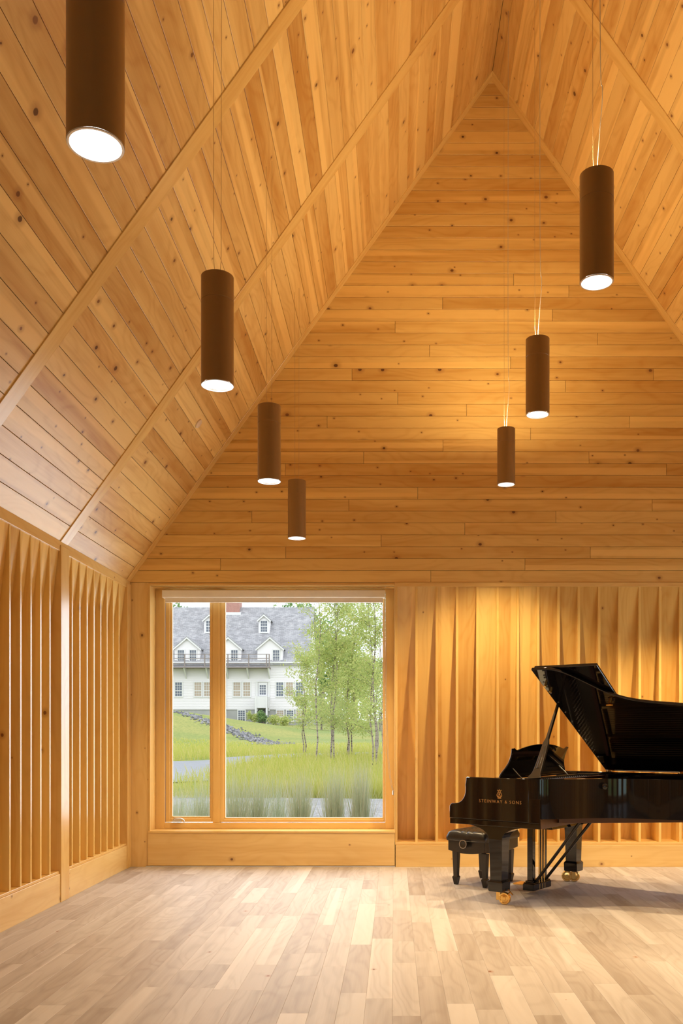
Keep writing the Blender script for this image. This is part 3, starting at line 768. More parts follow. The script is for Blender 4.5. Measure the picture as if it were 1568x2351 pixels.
# lid prop: broad lower blade, slim upper stick
A = Vector((.735, -.745, .978)); B = lidp(.640, 1.125, -.012); ax = (B - A).normalized()
side = Vector((1, 0, 0)) - ax * ax.x; side.normalize(); th_ = ax.cross(side)
m = MB(); LEN = (B - A).length
prof = [(-.068, 0), (-.060, .022), (-.042, .050), (-.033, .085), (-.027, .19), (-.023, .37), (-.012, .415), (-.0085, LEN), (.0085, LEN), (.012, .415), (.023, .37), (.027, .19), (.030, .085), (.034, .04), (.044, .015), (.046, 0)]
m.prism(prof, lambda p: A + side * p[0] + ax * p[1] - th_ * .012, lambda p: A + side * p[0] + ax * p[1] + th_ * .012)
m.prism([(-.012, .10), (-.009, .34), (.009, .34), (.012, .10)], lambda p: A + side * p[0] + ax * p[1] - th_ * .0155, lambda p: A + side * p[0] + ax * p[1] + th_ * .0155)
m.build('lid_prop', M_SATIN, piano, smooth=30, bevel=.003)
# knob on the curved side
kn = min(outline[:60], key=lambda p: abs(p.x - 1.125)); ki = outline.index(kn)
tk = (outline[ki+1] - outline[ki-1]).normalized(); nk = Vector((-tk.y, tk.x)); nk = nk if nk.y > 0 else -nk
Mk = Matrix.Translation((kn.x, -kn.y, .925)) @ Vector((nk.x, -nk.y, 0)).to_track_quat('Z', 'Y').to_matrix().to_4x4()
m = MB(); m.lathe([(.017, -.004), (.015, .006), (.010, .012), (.011, .018), (.024, .026), (.026, .036), (.022, .046), (.012, .052), (.001, .053)], Mk, 24); m.build('side_knob', M_LACQUER, piano, smooth=60)
# music desk, leaning back on two struts
def desk_pt(y, h, d=0.0): return Vector((.305 + h * .33 + d, y, .962 + h))
m = MB(); half = [(.56, 0), (.545, .04), (.50, .085), (.475, .12), (.465, .16), (.470, .205), (.485, .235), (.455, .240), (.43, .228), (.40, .222), (.34, .236), (.22, .256), (.10, .266)]
poly = half + [(0, .268)] + [(-a, b) for a, b in half[::-1]]
m.prism(poly, lambda p: desk_pt(p[0], p[1], 0), lambda p: desk_pt(p[0], p[1], .016)); md = m.build('music_desk', M_LACQUER, piano, smooth=30, bevel=.003, weld=True)
for y in (-.40, .40):
    m = MB(); a = desk_pt(y, .075, .017); m.tube([a, (a.x + .09, y, .955)], .006, 8); m.build('strut', M_SATIN, md, smooth=50)
m = MB(); m.box((.27, -.56, .955), (.325, .56, .972)); m.build('desk_ledge', M_LACQUER, md, bevel=.003)

# legs with brass casters
def leg(u, v, wheel_dirs, nm='leg'):
    y = -v
    L = []
    m = MB()
    def sq(w, z, wx=None): wx = w if wx is None else wx; return [(u - wx, y - w, z), (u + wx, y - w, z), (u + wx, y + w, z), (u - wx, y + w, z)]
    rings = [sq(.051, .185), sq(.056, .42), sq(.060, .50), sq(.061, .505)]
    V = sum(rings, []); Fs = [(3, 2, 1, 0)] + [(4*i+k, 4*i+(k+1) % 4, 4*i+4+(k+1) % 4, 4*i+4+k) for i in range(len(rings)-1) for k in range(4)] + [tuple(4*(len(rings)-1)+k for k in range(4))]
    m.mesh(V, Fs)
    lg = m.build(nm, M_LACQUER, piano, bevel=.003, weld=True)
    m = MB()   # foot block
    rings = [sq(.054, .098), sq(.062, .105), sq(.064, .172), sq(.060, .180), sq(.052, .190)]
    V = sum(rings, []); Fs = [(3, 2, 1, 0)] + [(4*i+k, 4*i+(k+1) % 4, 4*i+4+(k+1) % 4, 4*i+4+k) for i in range(len(rings)-1) for k in range(4)] + [tuple(4*(len(rings)-1)+k for k in range(4))]
    m.mesh(V, Fs); m.build('foot_block', M_LACQUER, lg, bevel=.003, weld=True)
    m = MB()   # flared head under the keybed
    pr = [(.061, .500), (.064, .525), (.080, .548), (.105, .566), (.135, .580), (.175, .592), (.215, .600), (.225, .612)]
    poly = [(a, b) for a, b in pr] + [(-a, b) for a, b in pr[::-1]]
    m.prism(poly, lambda p: (u + p[0], y - .061, p[1]), lambda p: (u + p[0], y + .061, p[1])); m.build('leg_head', M_LACQUER, lg, smooth=35, bevel=.002, weld=True)
    # caster
    m = MB(); m.lathe([(.013, .060), (.013, .098)], Matrix.Translation((u, y, 0)), 14)
    d0 = Vector(wheel_dirs[0][:2]).normalized(); M0 = Matrix.Translation((u, y, 0)) @ Matrix.Rotation(math.atan2(d0.y, d0.x), 4, 'Z')
    m.box((-.020, -.014, .030), (.016, .014, .099), M0)
    cs = m.build('caster', M_BRASS, lg, smooth=40, bevel=.003)
    for (dx, dy, off, shf) in wheel_dirs:
        d = Vector((dx, dy, 0)).normalized(); c = Vector((u, y, .0475)) + d * off
        ax2 = Vector((-d.y, d.x, 0)); c = c + ax2 * shf
        Mw = Matrix.Translation(c) @ ax2.to_track_quat('Z', 'Y').to_matrix().to_4x4()
        m = MB(); m.lathe([(.001, -.018), (.012, -.018), (.014, -.014), (.030, -.012), (.034, -.016), (.043, -.016), (.047, -.011), (.047, .011), (.043, .016), (.034, .016), (.030, .012), (.014, .014), (.012, .018), (.001, .018)], Mw, 32); m.build('wheel', M_BRASS, cs, smooth=30)
    return lg, cs
def loc_dir(wx, wy):  # world direction -> local
    c, s = cos(PPHI), sin(PPHI); return (wx * c - wy * s, wx * s + wy * c)
d1 = loc_dir(.9, -.45)
lg1, cs1 = leg(.3655, .6426, [(d1[0], d1[1], .050, -.012)])
d = Vector((d1[0], d1[1], 0)).normalized(); c0 = Vector((.3655, -.6426, .085)) + d * .075
m = MB(); m.tube([c0 - d * .012 - Vector((0, 0, .012)), c0 + d * .02 + Vector((0, 0, .012))], .006, 8); e = Vector((-d.y, d.x, 0)); tip = c0 + d * .018 + Vector((0, 0, .010))
q = Vector((d.x * .7, d.y * .7, -.7)).normalized(); m.tube([tip - q * .028, tip + q * .028], .005, 8); m.build('brake_handle', M_BRASS, cs1, smooth=40)
d2 = loc_dir(1, -.15)
leg(.3655, -.6426, [(-d2[0], -d2[1], .055, -.030), (d2[0], d2[1], .010, .030)])
leg(2.33, -.36, [(d2[0], d2[1], .045, 0)])
m = MB(); m.prism([(2.2, .612), (2.5, .612), (2.5, .70), (2.2, .70)], lambda p: (p[0], .25, p[1]), lambda p: (p[0], .47, p[1])); m.build('leg_plate', M_LACQUER, piano, bevel=.003)
# beams under the case
for (u0, v0, u1, v1) in ((.795, .5, 1.9, -.45), (.795, -.1, 2.2, -.5), (.795, -.6, 2.3, -.65), (.9, .40, 1.1, -.72)):
    m = MB(); a = Vector((u0, -v0, 0)); b = Vector((u1, -v1, 0)); dd = (b - a).normalized(); M = Matrix.Translation(a) @ Matrix.Rotation(math.atan2(dd.y, dd.x), 4, 'Z')
    m.box((0, -.035, .64), ((b - a).length, .035, .70), M); m.build('brace_beam', M_PIANOWOOD, piano, bevel=.003)
m = MB(); m.box((.795, .28, .615), (1.02, .70, .655)); m.build('underframe', M_SATIN, piano, bevel=.002)
# lyre: box, two posts, rods, pedals, braces
m = MB(); m.box((.30, -.155, .030), (.40, .155, .085)); m.box((.305, -.15, .085), (.395, .15, .095)); m.box((.318, -.145, .095), (.382, .145, .110)); ly = m.build('lyre_box', M_LACQUER, piano, bevel=.004)
m = MB(); m.box((.24, -.20, .560), (.52, .20, .578)); m.build('lyre_block', M_LACQUER, ly, bevel=.003)
for y in (-.10, .10):
    m = MB(); m.box((.325, y - .026, .10), (.375, y + .026, .575)); m.build('lyre_post', M_LACQUER, ly, bevel=.004)
for y in (-.045, 0, .045):
    m = MB(); m.tube([(.392, y, .06), (.392, y, .58)], .005, 8); m.lathe([(.009, 0), (.009, .04)], Matrix.Translation((.392, y, .035)), 10); m.build('pedal_rod', M_BRASS, ly, smooth=50)
    m = MB(); m.prism([(.30, -.012), (.26, -.013), (.20, -.022), (.17, -.026), (.155, -.018), (.152, 0), (.155, .018), (.17, .026), (.20, .022), (.26, .013), (.30, .012)], lambda p: (p[0], y + p[1], .052), lambda p: (p[0], y + p[1], .062)); m.build('pedal', M_BRASS, ly, smooth=40, bevel=.002)
for y in (-.085, .085):
    m = MB(); m.tube([(.385, y, .10), (.80, y * 1.35, .625)], .0125, 10); m.build('lyre_brace', M_SATIN, ly, smooth=50)

# ------------------------------------------------------------------ artist bench
c, s = cos(PPHI), sin(PPHI)
bu, bv = -.246, -.123
bx_, by_ = PX + bu * c - bv * s, PY - bu * s - bv * c
bench = empty('piano_bench', (bx_, by_, 0), -PPHI, 'black tufted leather adjustable piano bench at the keyboard end', 'bench')
def ease_side(x, y, hx, hy): return 1
for sx in (-1, 1):
    for sy in (-1, 1):
        X0, Y0 = sx * .147, sy * .213
        m = MB()
        def q(w, z): return [(X0 - w, Y0 - w, z), (X0 + w, Y0 - w, z), (X0 + w, Y0 + w, z), (X0 - w, Y0 + w, z)]
        rr = [q(.015, 0), (q(.025, .058)), q(.027, .066), q(.019, .078), q(.026, .29)]
        V = sum(rr, []); Fs = [(3, 2, 1, 0)] + [(4*i+k, 4*i+(k+1) % 4, 4*i+4+(k+1) % 4, 4*i+4+k) for i in range(len(rr)-1) for k in range(4)] + [tuple(4*(len(rr)-1)+k for k in range(4))]
        m.mesh(V, Fs); m.build('leg', M_SATIN, bench, bevel=.002, weld=True)
HX, HY = .185, .285
m = MB()          # apron box, lower edge bowed on every side
def apron(sgn_axis):
    pass
n = 12
ring_t = []; ring_b = []
for (ax0, ay0, ax1, ay1) in ((-HX, -HY, HX, -HY), (HX, -HY, HX, HY), (HX, HY, -HX, HY), (-HX, HY, -HX, -HY)):
    for k in range(n):
        t_ = k / n; x = ax0 + (ax1 - ax0) * t_; y = ay0 + (ay1 - ay0) * t_; bow = sin(pi * t_)
        ring_t.append((x, y, .392)); ring_b.append((x, y, .305 - .022 * bow))
N_ = len(ring_t)
m.mesh(ring_t + ring_b, [tuple(range(N_)), tuple(range(N_, 2*N_))[::-1]] + [(N_ + i, N_ + (i+1) % N_, (i+1) % N_, i) for i in range(N_)])
m.build('frame', M_SATIN, bench, bevel=.004)
# cushion with three by two tufts
m = MB(); gx_, gy_ = 28, 40; V = []; Fs = []
tufts = [(tx, ty) for tx in (-.06, .06) for ty in (-.17, -.057, .057, .17)]
hx2, hy2 = HX + .012, HY + .012
for j in range(gy_ + 1):
    for i in range(gx_ + 1):
        x = -hx2 + 2 * hx2 * i / gx_; y = -hy2 + 2 * hy2 * j / gy_
        ex = 1 - abs(x) / hx2; ey = 1 - abs(y) / hy2
        e = min(ex * hx2, ey * hy2)
        z = .418 + .058 * (1 - (1 - min(1, e / .055)) ** 2.4) ** .5 if e < .055 else .476
        z += .016 * min(1, ex * 2.2) * min(1, ey * 3)
        d = min(math.hypot(x - tx, y - ty) for tx, ty in tufts); z -= .030 * math.exp(-(d / .020) ** 2) + .010 * math.exp(-(d / .05) ** 2)
        for ty in (-.113, 0, .113): z -= .012 * math.exp(-((y - ty) / .010) ** 2) * (1 if abs(x) > .06 else .55) * min(1, e * 60 + .25)
        z -= .011 * math.exp(-(x / .011) ** 2) * min(1, e * 60 + .2)
        for tx in (-.06, .06): z -= .007 * math.exp(-((x - tx) / .009) ** 2) * min(1, e * 60 + .2)
        V.append((x, y, z))
W_ = gx_ + 1
for j in range(gy_):
    for i in range(gx_): Fs.append((j*W_+i, j*W_+i+1, (j+1)*W_+i+1, (j+1)*W_+i))
per = [i for i in range(W_)] + [j*W_+gx_ for j in range(1, gy_+1)] + [gy_*W_+i for i in range(gx_-1, -1, -1)] + [j*W_ for j in range(gy_-1, 0, -1)]
b0_ = len(V)
for k in per: V.append((V[k][0] * .985, V[k][1] * .985, .393))
for i in range(len(per)):
    j = (i+1) % len(per); Fs.append((per[i], b0_ + i, b0_ + j, per[j]))
Fs.append(tuple(range(b0_, b0_ + len(per)))[::-1])
m.mesh(V, Fs); m.build('cushion', M_LEATHER, bench, smooth=60, weld=True)
m = MB(); pth = [(x * 1.02, y * 1.015, .394) for x, y, z in ring_t]; m.tube(pth + [pth[0]], .005, 6); m.build('piping', M_LEATHER, bench, smooth=60)
for tx, ty in tufts:
    m = MB(); m.lathe([(.008, .0), (.007, .004), (.001, .006)], Matrix.Translation((tx, ty, .452)), 10); m.build('tuft_button', M_LEATHER, bench, smooth=60)
for sy in (-1, 1):
    Mk = Matrix.Translation((0, sy * (HY + .002), .372)) @ Vector((0, sy, 0)).to_track_quat('Z', 'Y').to_matrix().to_4x4()
    m = MB(); m.lathe([(.012, -.004), (.012, .022), (.034, .026), (.036, .032), (.036, .044), (.033, .048), (.001, .046)], Mk, 28); kb_ = m.build('height_knob', M_SATIN, bench, smooth=40)
    m = MB(); m.lathe([(.0330, .0475), (.0365, .0475), (.0365, .0505), (.0330, .0505), (.0330, .0475)], Mk, 28); m.f = [f for f in m.f if len(f) == 4]; m.uv = [None]*len(m.f); m.mi = [0]*len(m.f); m.build('knob_ring', M_CHROME, kb_, smooth=40)

# ================================================================== outside the window
def lerp_tab(tab, x):
    if x <= tab[0][0]: return tab[0][1]
    for (a, b), (c_, d_) in zip(tab[:-1], tab[1:]):
        if x <= c_: return b + (d_ - b) * (x - a) / (c_ - a)
    return tab[-1][1]
GT = [(-60, -.3), (-3, -.3), (9, -.22), (11, -.16), (14, .0), (18, .07), (20, .18), (23, .33), (26, .46), (30, .58), (40, .80), (60, 1.22), (90, 1.95), (140, 3.0), (200, 4)]
def sst(a, b, x):
    t_ = min(1, max(0, (x - a) / (b - a))); return t_ * t_ * (3 - 2 * t_)
def ground_z(x, y):
    z = lerp_tab(GT, y)
    lat = max(0, -5.5 - x); lat = lat if lat < 14 else 14 + (lat - 14) * .3
    z += .165 * lat * sst(30, 58, y) * (1 - .80 * sst(62, 84, y))
    z += .05 * (mnoise.noise(Vector((x * .18, y * .18, 0)))) * sst(24, 34, y)
    return z

def ground_mat(name, cols, s1=.35, s2=9.0, rough=.95):
    t = NT(name); p = t.n('NewGeometry').outputs['Position']
    a = t.noise(p, s1, 4, .6); b = t.noise(p, s2, 4, .7)
    c = t.mix(t.smooth(a, .35, .68), cols[0], cols[1]); c = t.mix(t.smooth(b, .38, .72), c, cols[2])
    return t.bsdf(c, rough, 0, .1)
M_LAWN = ground_mat('lawn', ((.24, .29, .085), (.37, .345, .11), (.15, .20, .06)), .12, 7.0)
M_GRAVEL = ground_mat('grey_gravel', ((.33, .33, .33), (.43, .42, .42), (.22, .22, .23)), 2.0, 16.0)
M_PATH = ground_mat('path_paving', ((.30, .31, .335), (.34, .345, .365), (.26, .27, .29)), .6, 30.0)
m = MB(); xs_ = [-60 + 1.5 * i for i in range(75)]; ys_ = [-60, -30, -10, -4.2, 2, 6, 9.25] + [10 + i for i in range(50)] + [60 + 2 * i for i in range(20)] + [100, 115, 140, 200]
V = [(x, y, ground_z(x, y) if y > 9.2 else -.3) for y in ys_ for x in xs_]; nx = len(xs_)
m.mesh(V, [(j*nx+i, j*nx+i+1, (j+1)*nx+i+1, (j+1)*nx+i) for j in range(len(ys_)-1) for i in range(nx-1)])
g = m.build('ground', M_LAWN, None, smooth=180); tag(g, 'rising grass field and hillside outside the window', 'ground', kind='structure')
def strip(name, mat, left, right, lift, label, cat):
    m = MB(); V = []; k = 5; n = 26
    Lp = catmull([(a, b, 0) for a, b in left], n); Rp = catmull([(a, b, 0) for a, b in right], n); Q = min(len(Lp), len(Rp))
    for i in range(Q):
        for j in range(k + 1):
            p = Lp[i].lerp(Rp[i], j / k); V.append((p.x, p.y, ground_z(p.x, p.y) + lift))
    m.mesh(V, [(i*(k+1)+j, i*(k+1)+j+1, (i+1)*(k+1)+j+1, (i+1)*(k+1)+j) for i in range(Q-1) for j in range(k)], None)
    o = m.build(name, mat, None, smooth=180); return tag(o, label, cat, kind='structure')
def at(px_, Y): return (px_ - CX) * Y / F_PX
strip('gravel_bed', M_GRAVEL, [(-14, 9.35), (-4, 9.35), (4, 9.35), (14, 9.35)], [(-14, 17.6), (-4, 17.9), (0, 17.2), (14, 16.6)], .015, 'light grey gravel bed outside at the foot of the window', 'gravel')
strip('path', M_PATH, [(-16, 19.2), (at(400, 20.3), 20.3), (at(500, 22.8), 22.8), (at(610, 26.8), 26.8), (at(740, 29.2), 29.2), (at(1000, 30.6), 30.6), (9, 32)],
      [(-16, 24.6), (at(395, 26.4), 26.4), (at(510, 28.2), 28.2), (at(640, 30.2), 30.2), (at(750, 31), 31.0), (at(1000, 32), 32.0), (9, 33.6)], .03, 'grey paved path curving through the grass', 'path')

def leaf_mat(name, a, b, c_):
    t = NT(name); r = t.n('NewGeometry').outputs['Random Per Island']
    c = t.mix(t.smooth(r, 0, .6), a, b); c = t.mix(t.smooth(r, .7, 1.0), c, c_)
    d = t.n('BsdfDiffuse', ins={0: c}); tl = t.n('BsdfTranslucent', ins={0: c}); mx = t.n('MixShader', ins={0: .4, 1: d.outputs[0], 2: tl.outputs[0]})
    t.t.links.new(mx.outputs[0], t.out.inputs[0]); return t.m
M_LEAF = leaf_mat('birch_leaves', (.40, .48, .15), (.52, .58, .22), (.64, .60, .25))
M_LEAF2 = leaf_mat('maple_leaves', (.15, .26, .10), (.22, .34, .13), (.30, .40, .17))
M_BLADE = leaf_mat('meadow_blades', (.46, .50, .11), (.56, .54, .15), (.66, .58, .26))
M_TALL = leaf_mat('switchgrass', (.46, .51, .33), (.57, .61, .42), (.70, .66, .52))
M_DRY = leaf_mat('dry_blades', (.52, .46, .32), (.60, .53, .39), (.46, .43, .31))
def bark_mat():
    t = NT('birch_bark'); p = t.n('TexCoord').outputs['Object']; mp = t.n('Mapping', ins={0: p, 3: (6, 6, 26)})
    nz = t.noise(mp.outputs[0], 1.0, 3, .6); c = t.mix(t.smooth(nz, .5, .6), (.36, .30, .26), (.12, .09, .07)); return t.bsdf(c, .9, 0, .1)
M_BARK = bark_mat()
def scatter_leaves(m, c, r, n, size, rnd):
    for _ in range(n):
        d = Vector((rnd.gauss(0, 1), rnd.gauss(0, 1), rnd.gauss(0, 1))); d = d / max(d.length, .01) * r * rnd.random() ** .5
        p = c + d; a = Vector((rnd.uniform(-1, 1), rnd.uniform(-1, 1), rnd.uniform(-1, 1))).normalized(); b = a.orthogonal().normalized()
        s_ = size * rnd.uniform(.6, 1.25)
        m.face([p - a * s_, p + b * s_ * .55, p + a * s_, p - b * s_ * .55])
def birch(x, y, h, stems, nl, seed, label, lean=0.0, spread=1.0, lsize=.034):
    rnd = random.Random(seed)
    z0 = ground_z(x, y)
    t = empty('birch_tree', (x, y, z0), 0, label, 'tree', 'young birch trees outside the window')
    fol = MB()
    for k in range(stems):
        a = rnd.uniform(0, 2 * pi); o = .16 * k ** .5
        base = Vector((o * cos(a), o * sin(a), -.05)); hh = h * rnd.uniform(.82, 1.0) if k else h
        path = [base]; dx = lean + rnd.uniform(-.08, .08); dy = rnd.uniform(-.06, .06)
        for i in range(1, 9): path.append(base + Vector((dx * hh * (i/8) ** 1.2 + .05 * sin(i * 1.7 + k), dy * hh * i / 8, hh * i / 8)))
        m = MB(); r_ = rnd.uniform(.020, .028); m.tube(path, [r_ * (1 - .85 * i / 8) for i in range(9)], 7)
        for b in range(int(19 * h / 5)):
            f = rnd.uniform(.16, .97); i = min(7, int(f * 8)); p = path[i].lerp(path[i+1], f * 8 - i)
            an = rnd.uniform(0, 2 * pi); ln_ = (1.0 - f * .55) * rnd.uniform(.45, 1.05) * spread
            e = p + Vector((cos(an) * ln_, sin(an) * ln_, ln_ * rnd.uniform(.35, .95))); mid = p.lerp(e, .5) + Vector((0, 0, .05))
            m.tube([p, mid, e], [.008, .005, .002], 4, cap=False)
            for q in range(7):
                c_ = p.lerp(e, .22 + .13 * q); scatter_leaves(fol, c_, .19 + .12 * rnd.random(), int(nl * 1.7), lsize, rnd)
        m.build('trunk', M_BARK, t, smooth=60)
    fol.build('foliage', M_LEAF, t)
    return t
birch(at(724, 25), 25.0, 6.2, 1, 15, 11, 'slim birch nearest the white house, left end of the birch row', .015, 1.0)
birch(at(758, 26), 26.0, 6.6, 3, 13, 12, 'multi stemmed birch in the middle of the window view', .02, 1.15)
birch(at(795, 27.5), 27.5, 5.6, 3, 12, 13, 'shorter birch clump just right of the multi stemmed birch', .03, 1.0)
birch(at(862, 23.5), 23.5, 6.4, 2, 13, 14, 'birch leaning left beside the right window jamb', -.045, 1.15)
birch(at(868, 31), 31.0, 6.0, 3, 11, 15, 'birch standing farther back, behind the leaning birch', -.02, 1.2)
birch(at(700, 29), 29.0, 3.4, 2, 12, 16, 'low bushy young birch in front of the house corner', -.03, 1.0)
birch(at(960, 24), 24.0, 6.2, 2, 8, 17, 'birch hidden beyond the right window jamb', 0, 1.1)

def big_tree(x, y, h, r, seed, label, n=2600, size=.30):
    rnd = random.Random(seed); z0 = ground_z(x, y); t = empty('maple_tree', (x, y, z0), 0, label, 'tree', 'dark green trees beyond the house')
    m = MB(); m.tube([(0, 0, -.2), (.1, 0, h * .4), (0, .1, h * .8)], [.5, .4, .1], 8); m.build('trunk', M_BARK, t, smooth=60)
    fo = MB()
    for k in range(26):
        a = rnd.uniform(0, 2*pi); q = rnd.random() ** .5; c_ = Vector((cos(a) * r * q * .8, sin(a) * r * q * .8, h * (.52 + .40 * rnd.random() * (1 - .55 * q * q))))
        scatter_leaves(fo, c_, r * .34, n // 26, size, rnd)
    fo.build('foliage', M_LEAF2, t); return t
big_tree(at(660, 118), 118, 17.6, 6.0, 3, 'round dark green tree rising behind the house roof')
big_tree(at(738, 130), 130, 15.4, 6.0, 4, 'dark green tree between the house gable and the birches')
big_tree(at(812, 112), 112, 8.5, 6, 5, 'low dark green tree behind the birch foliage')
big_tree(at(398, 116), 116, 17.4, 3.2, 6, 'treetop above the roof at the left edge of the window', 1200)

# ---- white clapboard house
HY_ = 90.0; HS = F_PX / HY_
def hx(p): return (p - CX) / HS
def hz(p): return EYE + (CY - p) / HS
def clap_mat():
    t = NT('white_clapboard'); p = t.n('SeparateXYZ', ins={0: t.n('NewGeometry').outputs['Position']})
    nz = t.noise(t.n('NewGeometry').outputs['Position'], .6, 3, .6)
    c = t.mix(nz, (.76, .74, .775), (.83, .81, .835)); return t.bsdf(c, .6, 0, .2)
def shingle_mat():
    t = NT('grey_shingles'); g = t.n('NewGeometry').outputs['Position']
    br = t.n('TexBrick', ins={'Color1': (.27, .27, .285, 1), 'Color2': (.38, .38, .40, 1), 'Mortar': (.20, .20, .21, 1), 'Scale': 1.0, 'Mortar Size': .012, 'Brick Width': .42, 'Row Height': .17})
    sp_ = t.n('SeparateXYZ', ins={0: g}); t.t.links.new(t.xyz(sp_.outputs[0], t.math('MULTIPLY', sp_.outputs[2], 1.3), 0.0), br.inputs['Vector'])
    nz = t.noise(g, 1.7, 5, .75); c = t.mix(t.smooth(nz, .45, .75), br.outputs[0], (.46, .455, .47)); return t.bsdf(c, .9, 0, .15)
M_CLAP = clap_mat(); M_SHING = shingle_mat(); M_WHITE = plain('white_trim', (.70, .70, .71), .5); M_STONE = plain('grey_foundation', (.38, .38, .375), .9, nvar=.2, nscale=.8)
M_BRICK = plain('red_brick', (.42, .22, .18), .9, nvar=.3, nscale=5); M_PANE = plain('dark_window_pane', (.10, .12, .16), .08, 0, .6, .3, .7); M_PANE2 = plain('curtained_window_pane', (.42, .33, .24), .15, 0, .5, .3, .7)
M_DECK = plain('weathered_grey_deck', (.26, .22, .21), .8); M_DARK = plain('dark_timber', (.10, .10, .11), .8)
house = empty('house', (hx(560), HY_, ground_z(hx(560), HY_)), 0, 'large white clapboard house with grey shingle roof and dormers', 'house')
hb = Vector(house.location)
class HB(MB):
    def build(s, name, mats, parent=None, **k):
        s.v = [tuple(Vector(p) - hb) for p in s.v]; return MB.build(s, name, mats, parent, **k)
HXL, HXR = -42.0, hx(705); zF, zE, zR = hz(1629), hz(1521), 14.45
DEPTH = 12.0
m = HB(); nb = int((zE - zF) / .16)
for k in range(nb + 1):     # lapped siding courses
    z0, z1 = zF + k * .16, min(zF + (k+1) * .16, zE + .02)
    if z1 - z0 < .02: break
    m.face([(HXL, HY_ - .03, z0), (HXR + .02, HY_ - .03, z0), (HXR + .02, HY_, z1), (HXL, HY_, z1)]); m.face([(HXL, HY_, z0), (HXR + .02, HY_, z0), (HXR + .02, HY_ - .03, z0), (HXL, HY_ - .03, z0)])
m.prism([(HY_ + .01, zF), (HY_ + DEPTH, zF), (HY_ + DEPTH, zE), (HY_ + DEPTH / 2, zR - .05), (HY_ + .01, zE)], lambda p: (HXL, p[0], p[1]), lambda p: (HXR, p[0], p[1]))
m.build('wall', M_CLAP, house)
m = HB(); m.box((HXL, HY_ + .06, 1.2), (HXR - .1, HY_ + DEPTH, zF)); m.build('foundation', M_STONE, house)
m = HB(); k_ = (zR - zE) / (DEPTH / 2)
m.prism([(HY_ - .35, zE - .35 * k_ + .30), (HY_ + DEPTH / 2, zR + .2), (HY_ + DEPTH + .35, zE - .35 * k_ + .30), (HY_ + DEPTH + .35, zE - .35 * k_ + .08), (HY_ + DEPTH / 2, zR - .04), (HY_ - .35, zE - .35 * k_ + .08)], lambda p: (HXL - .3, p[0], p[1]), lambda p: (HXR + .25, p[0], p[1]))
m.build('roof', M_SHING, house)
m = HB(); m.box((HXL, HY_ - .42, zE - .10), (HXR + .25, HY_ - .02, zE + .03)); m.build('eaves_trim', M_WHITE, house)
m = HB(); m.box((hx(473), HY_ + 5.2, zR - .8), (hx(529), HY_ + 6.9, zR + 2.4)); m.box((hx(471), HY_ + 5.1, zR + 2.4), (hx(531), HY_ + 7, zR + 2.6)); m.build('chimney', M_BRICK, house)
m = HB(); m.box((hx(468), HY_ + 5.05, zR - .75), (hx(533), HY_ + 7.0, zR - .45)); m.build('chimney_flashing', M_WHITE, house)
def hwin(xc, zt_, zb__, w, y=HY_ - .03, pane=None, cols=3, rows=5, parent=None, sc=1.0):
    """double hung window: casing, sashes and muntins; pane behind"""
    par = parent or house
    x0, x1 = xc - w / 2, xc + w / 2; t_ = .10
    m = HB(); m.box((x0 - t_, y - .07, zb__ - .12), (x1 + t_, y + .05, zb__)); m.box((x0 - t_, y - .05, zt_), (x1 + t_, y + .05, zt_ + t_))
    m.box((x0 - t_, y - .05, zb__), (x0, y + .05, zt_)); m.box((x1, y - .05, zb__), (x1 + t_, y + .05, zt_))
    for i in range(1, cols): xx = x0 + w * i / cols; m.box((xx - .016, y - .03, zb__), (xx + .016, y + .02, zt_))
    for j in range(1, rows):
        zz = zb__ + (zt_ - zb__) * j / rows; b_ = .035 if j == rows // 2 else .016; m.box((x0, y - .034, zz - b_), (x1, y + .02, zz + b_))
    f = m.build('window', M_WHITE, par)
    m = HB(); m.box((x0, y - .012, zb__), (x1, y - .002, zt_)); m.build('pane', pane or M_PANE, f if par is house else f)
    return f
Z1, Z0 = hz(1567), hz(1598.5)
for pxx, pn in ((410.3, M_PANE), (454.6, M_PANE2), (476.8, M_PANE2), (544, M_PANE2), (566.6, M_PANE2), (642.5, M_PANE), (664.8, M_PANE2), (687.6, M_PANE)): hwin(hx(pxx), Z1, Z0, .66, pane=pn)
for pxx, pn in ((554.5, M_PANE), (643, M_PANE2), (666, M_PANE), (688, M_PANE2)): hwin(hx(pxx), hz(1631.5), hz(1655), .64, y=HY_ + .03, pane=pn)
# glazed door over the stair porch
m = HB(); m.box((hx(588.5), HY_ - .12, hz(1633)), (hx(592), HY_ - .02, hz(1566))); m.box((hx(616), HY_ - .12, hz(1633)), (hx(619.5), HY_ - .02, hz(1566))); m.box((hx(588.5), HY_ - .16, hz(1566)), (hx(619.5), HY_ - .02, hz(1564)))
m.box((hx(594), HY_ - .08, hz(1629)), (hx(614), HY_ - .02, hz(1568))); dr = m.build('door', M_WHITE, house)
hwin(hx(603.6), hz(1573), hz(1595), .60, y=HY_ - .09, cols=3, rows=4)
m = HB(); m.box((hx(589.5), HY_ - 1.2, hz(1626)), (hx(618), HY_ - .05, hz(1600)))
m.box((hx(589.5), HY_ - 1.25, 1.6), (hx(593.5), HY_ - 1.05, hz(1599))); m.box((hx(614), HY_ - 1.25, 1.6), (hx(618), HY_ - 1.05, hz(1599))); m.build('porch', M_WHITE, house)
m = HB()
for k in range(6): m.box((hx(594), HY_ - 1.1 + .15 * k, 2.0 + k * .26), (hx(613.5), HY_ - .95 + .15 * k, 2.06 + k * .26))
m.build('stairs', M_DECK, house)
m = HB(); m.box((hx(594), HY_ - .1, 1.8), (hx(613.5), HY_ - .04, hz(1627))); m.build('stair_recess', M_DARK, house)  # flat dark grey panel for the louver under the stairs
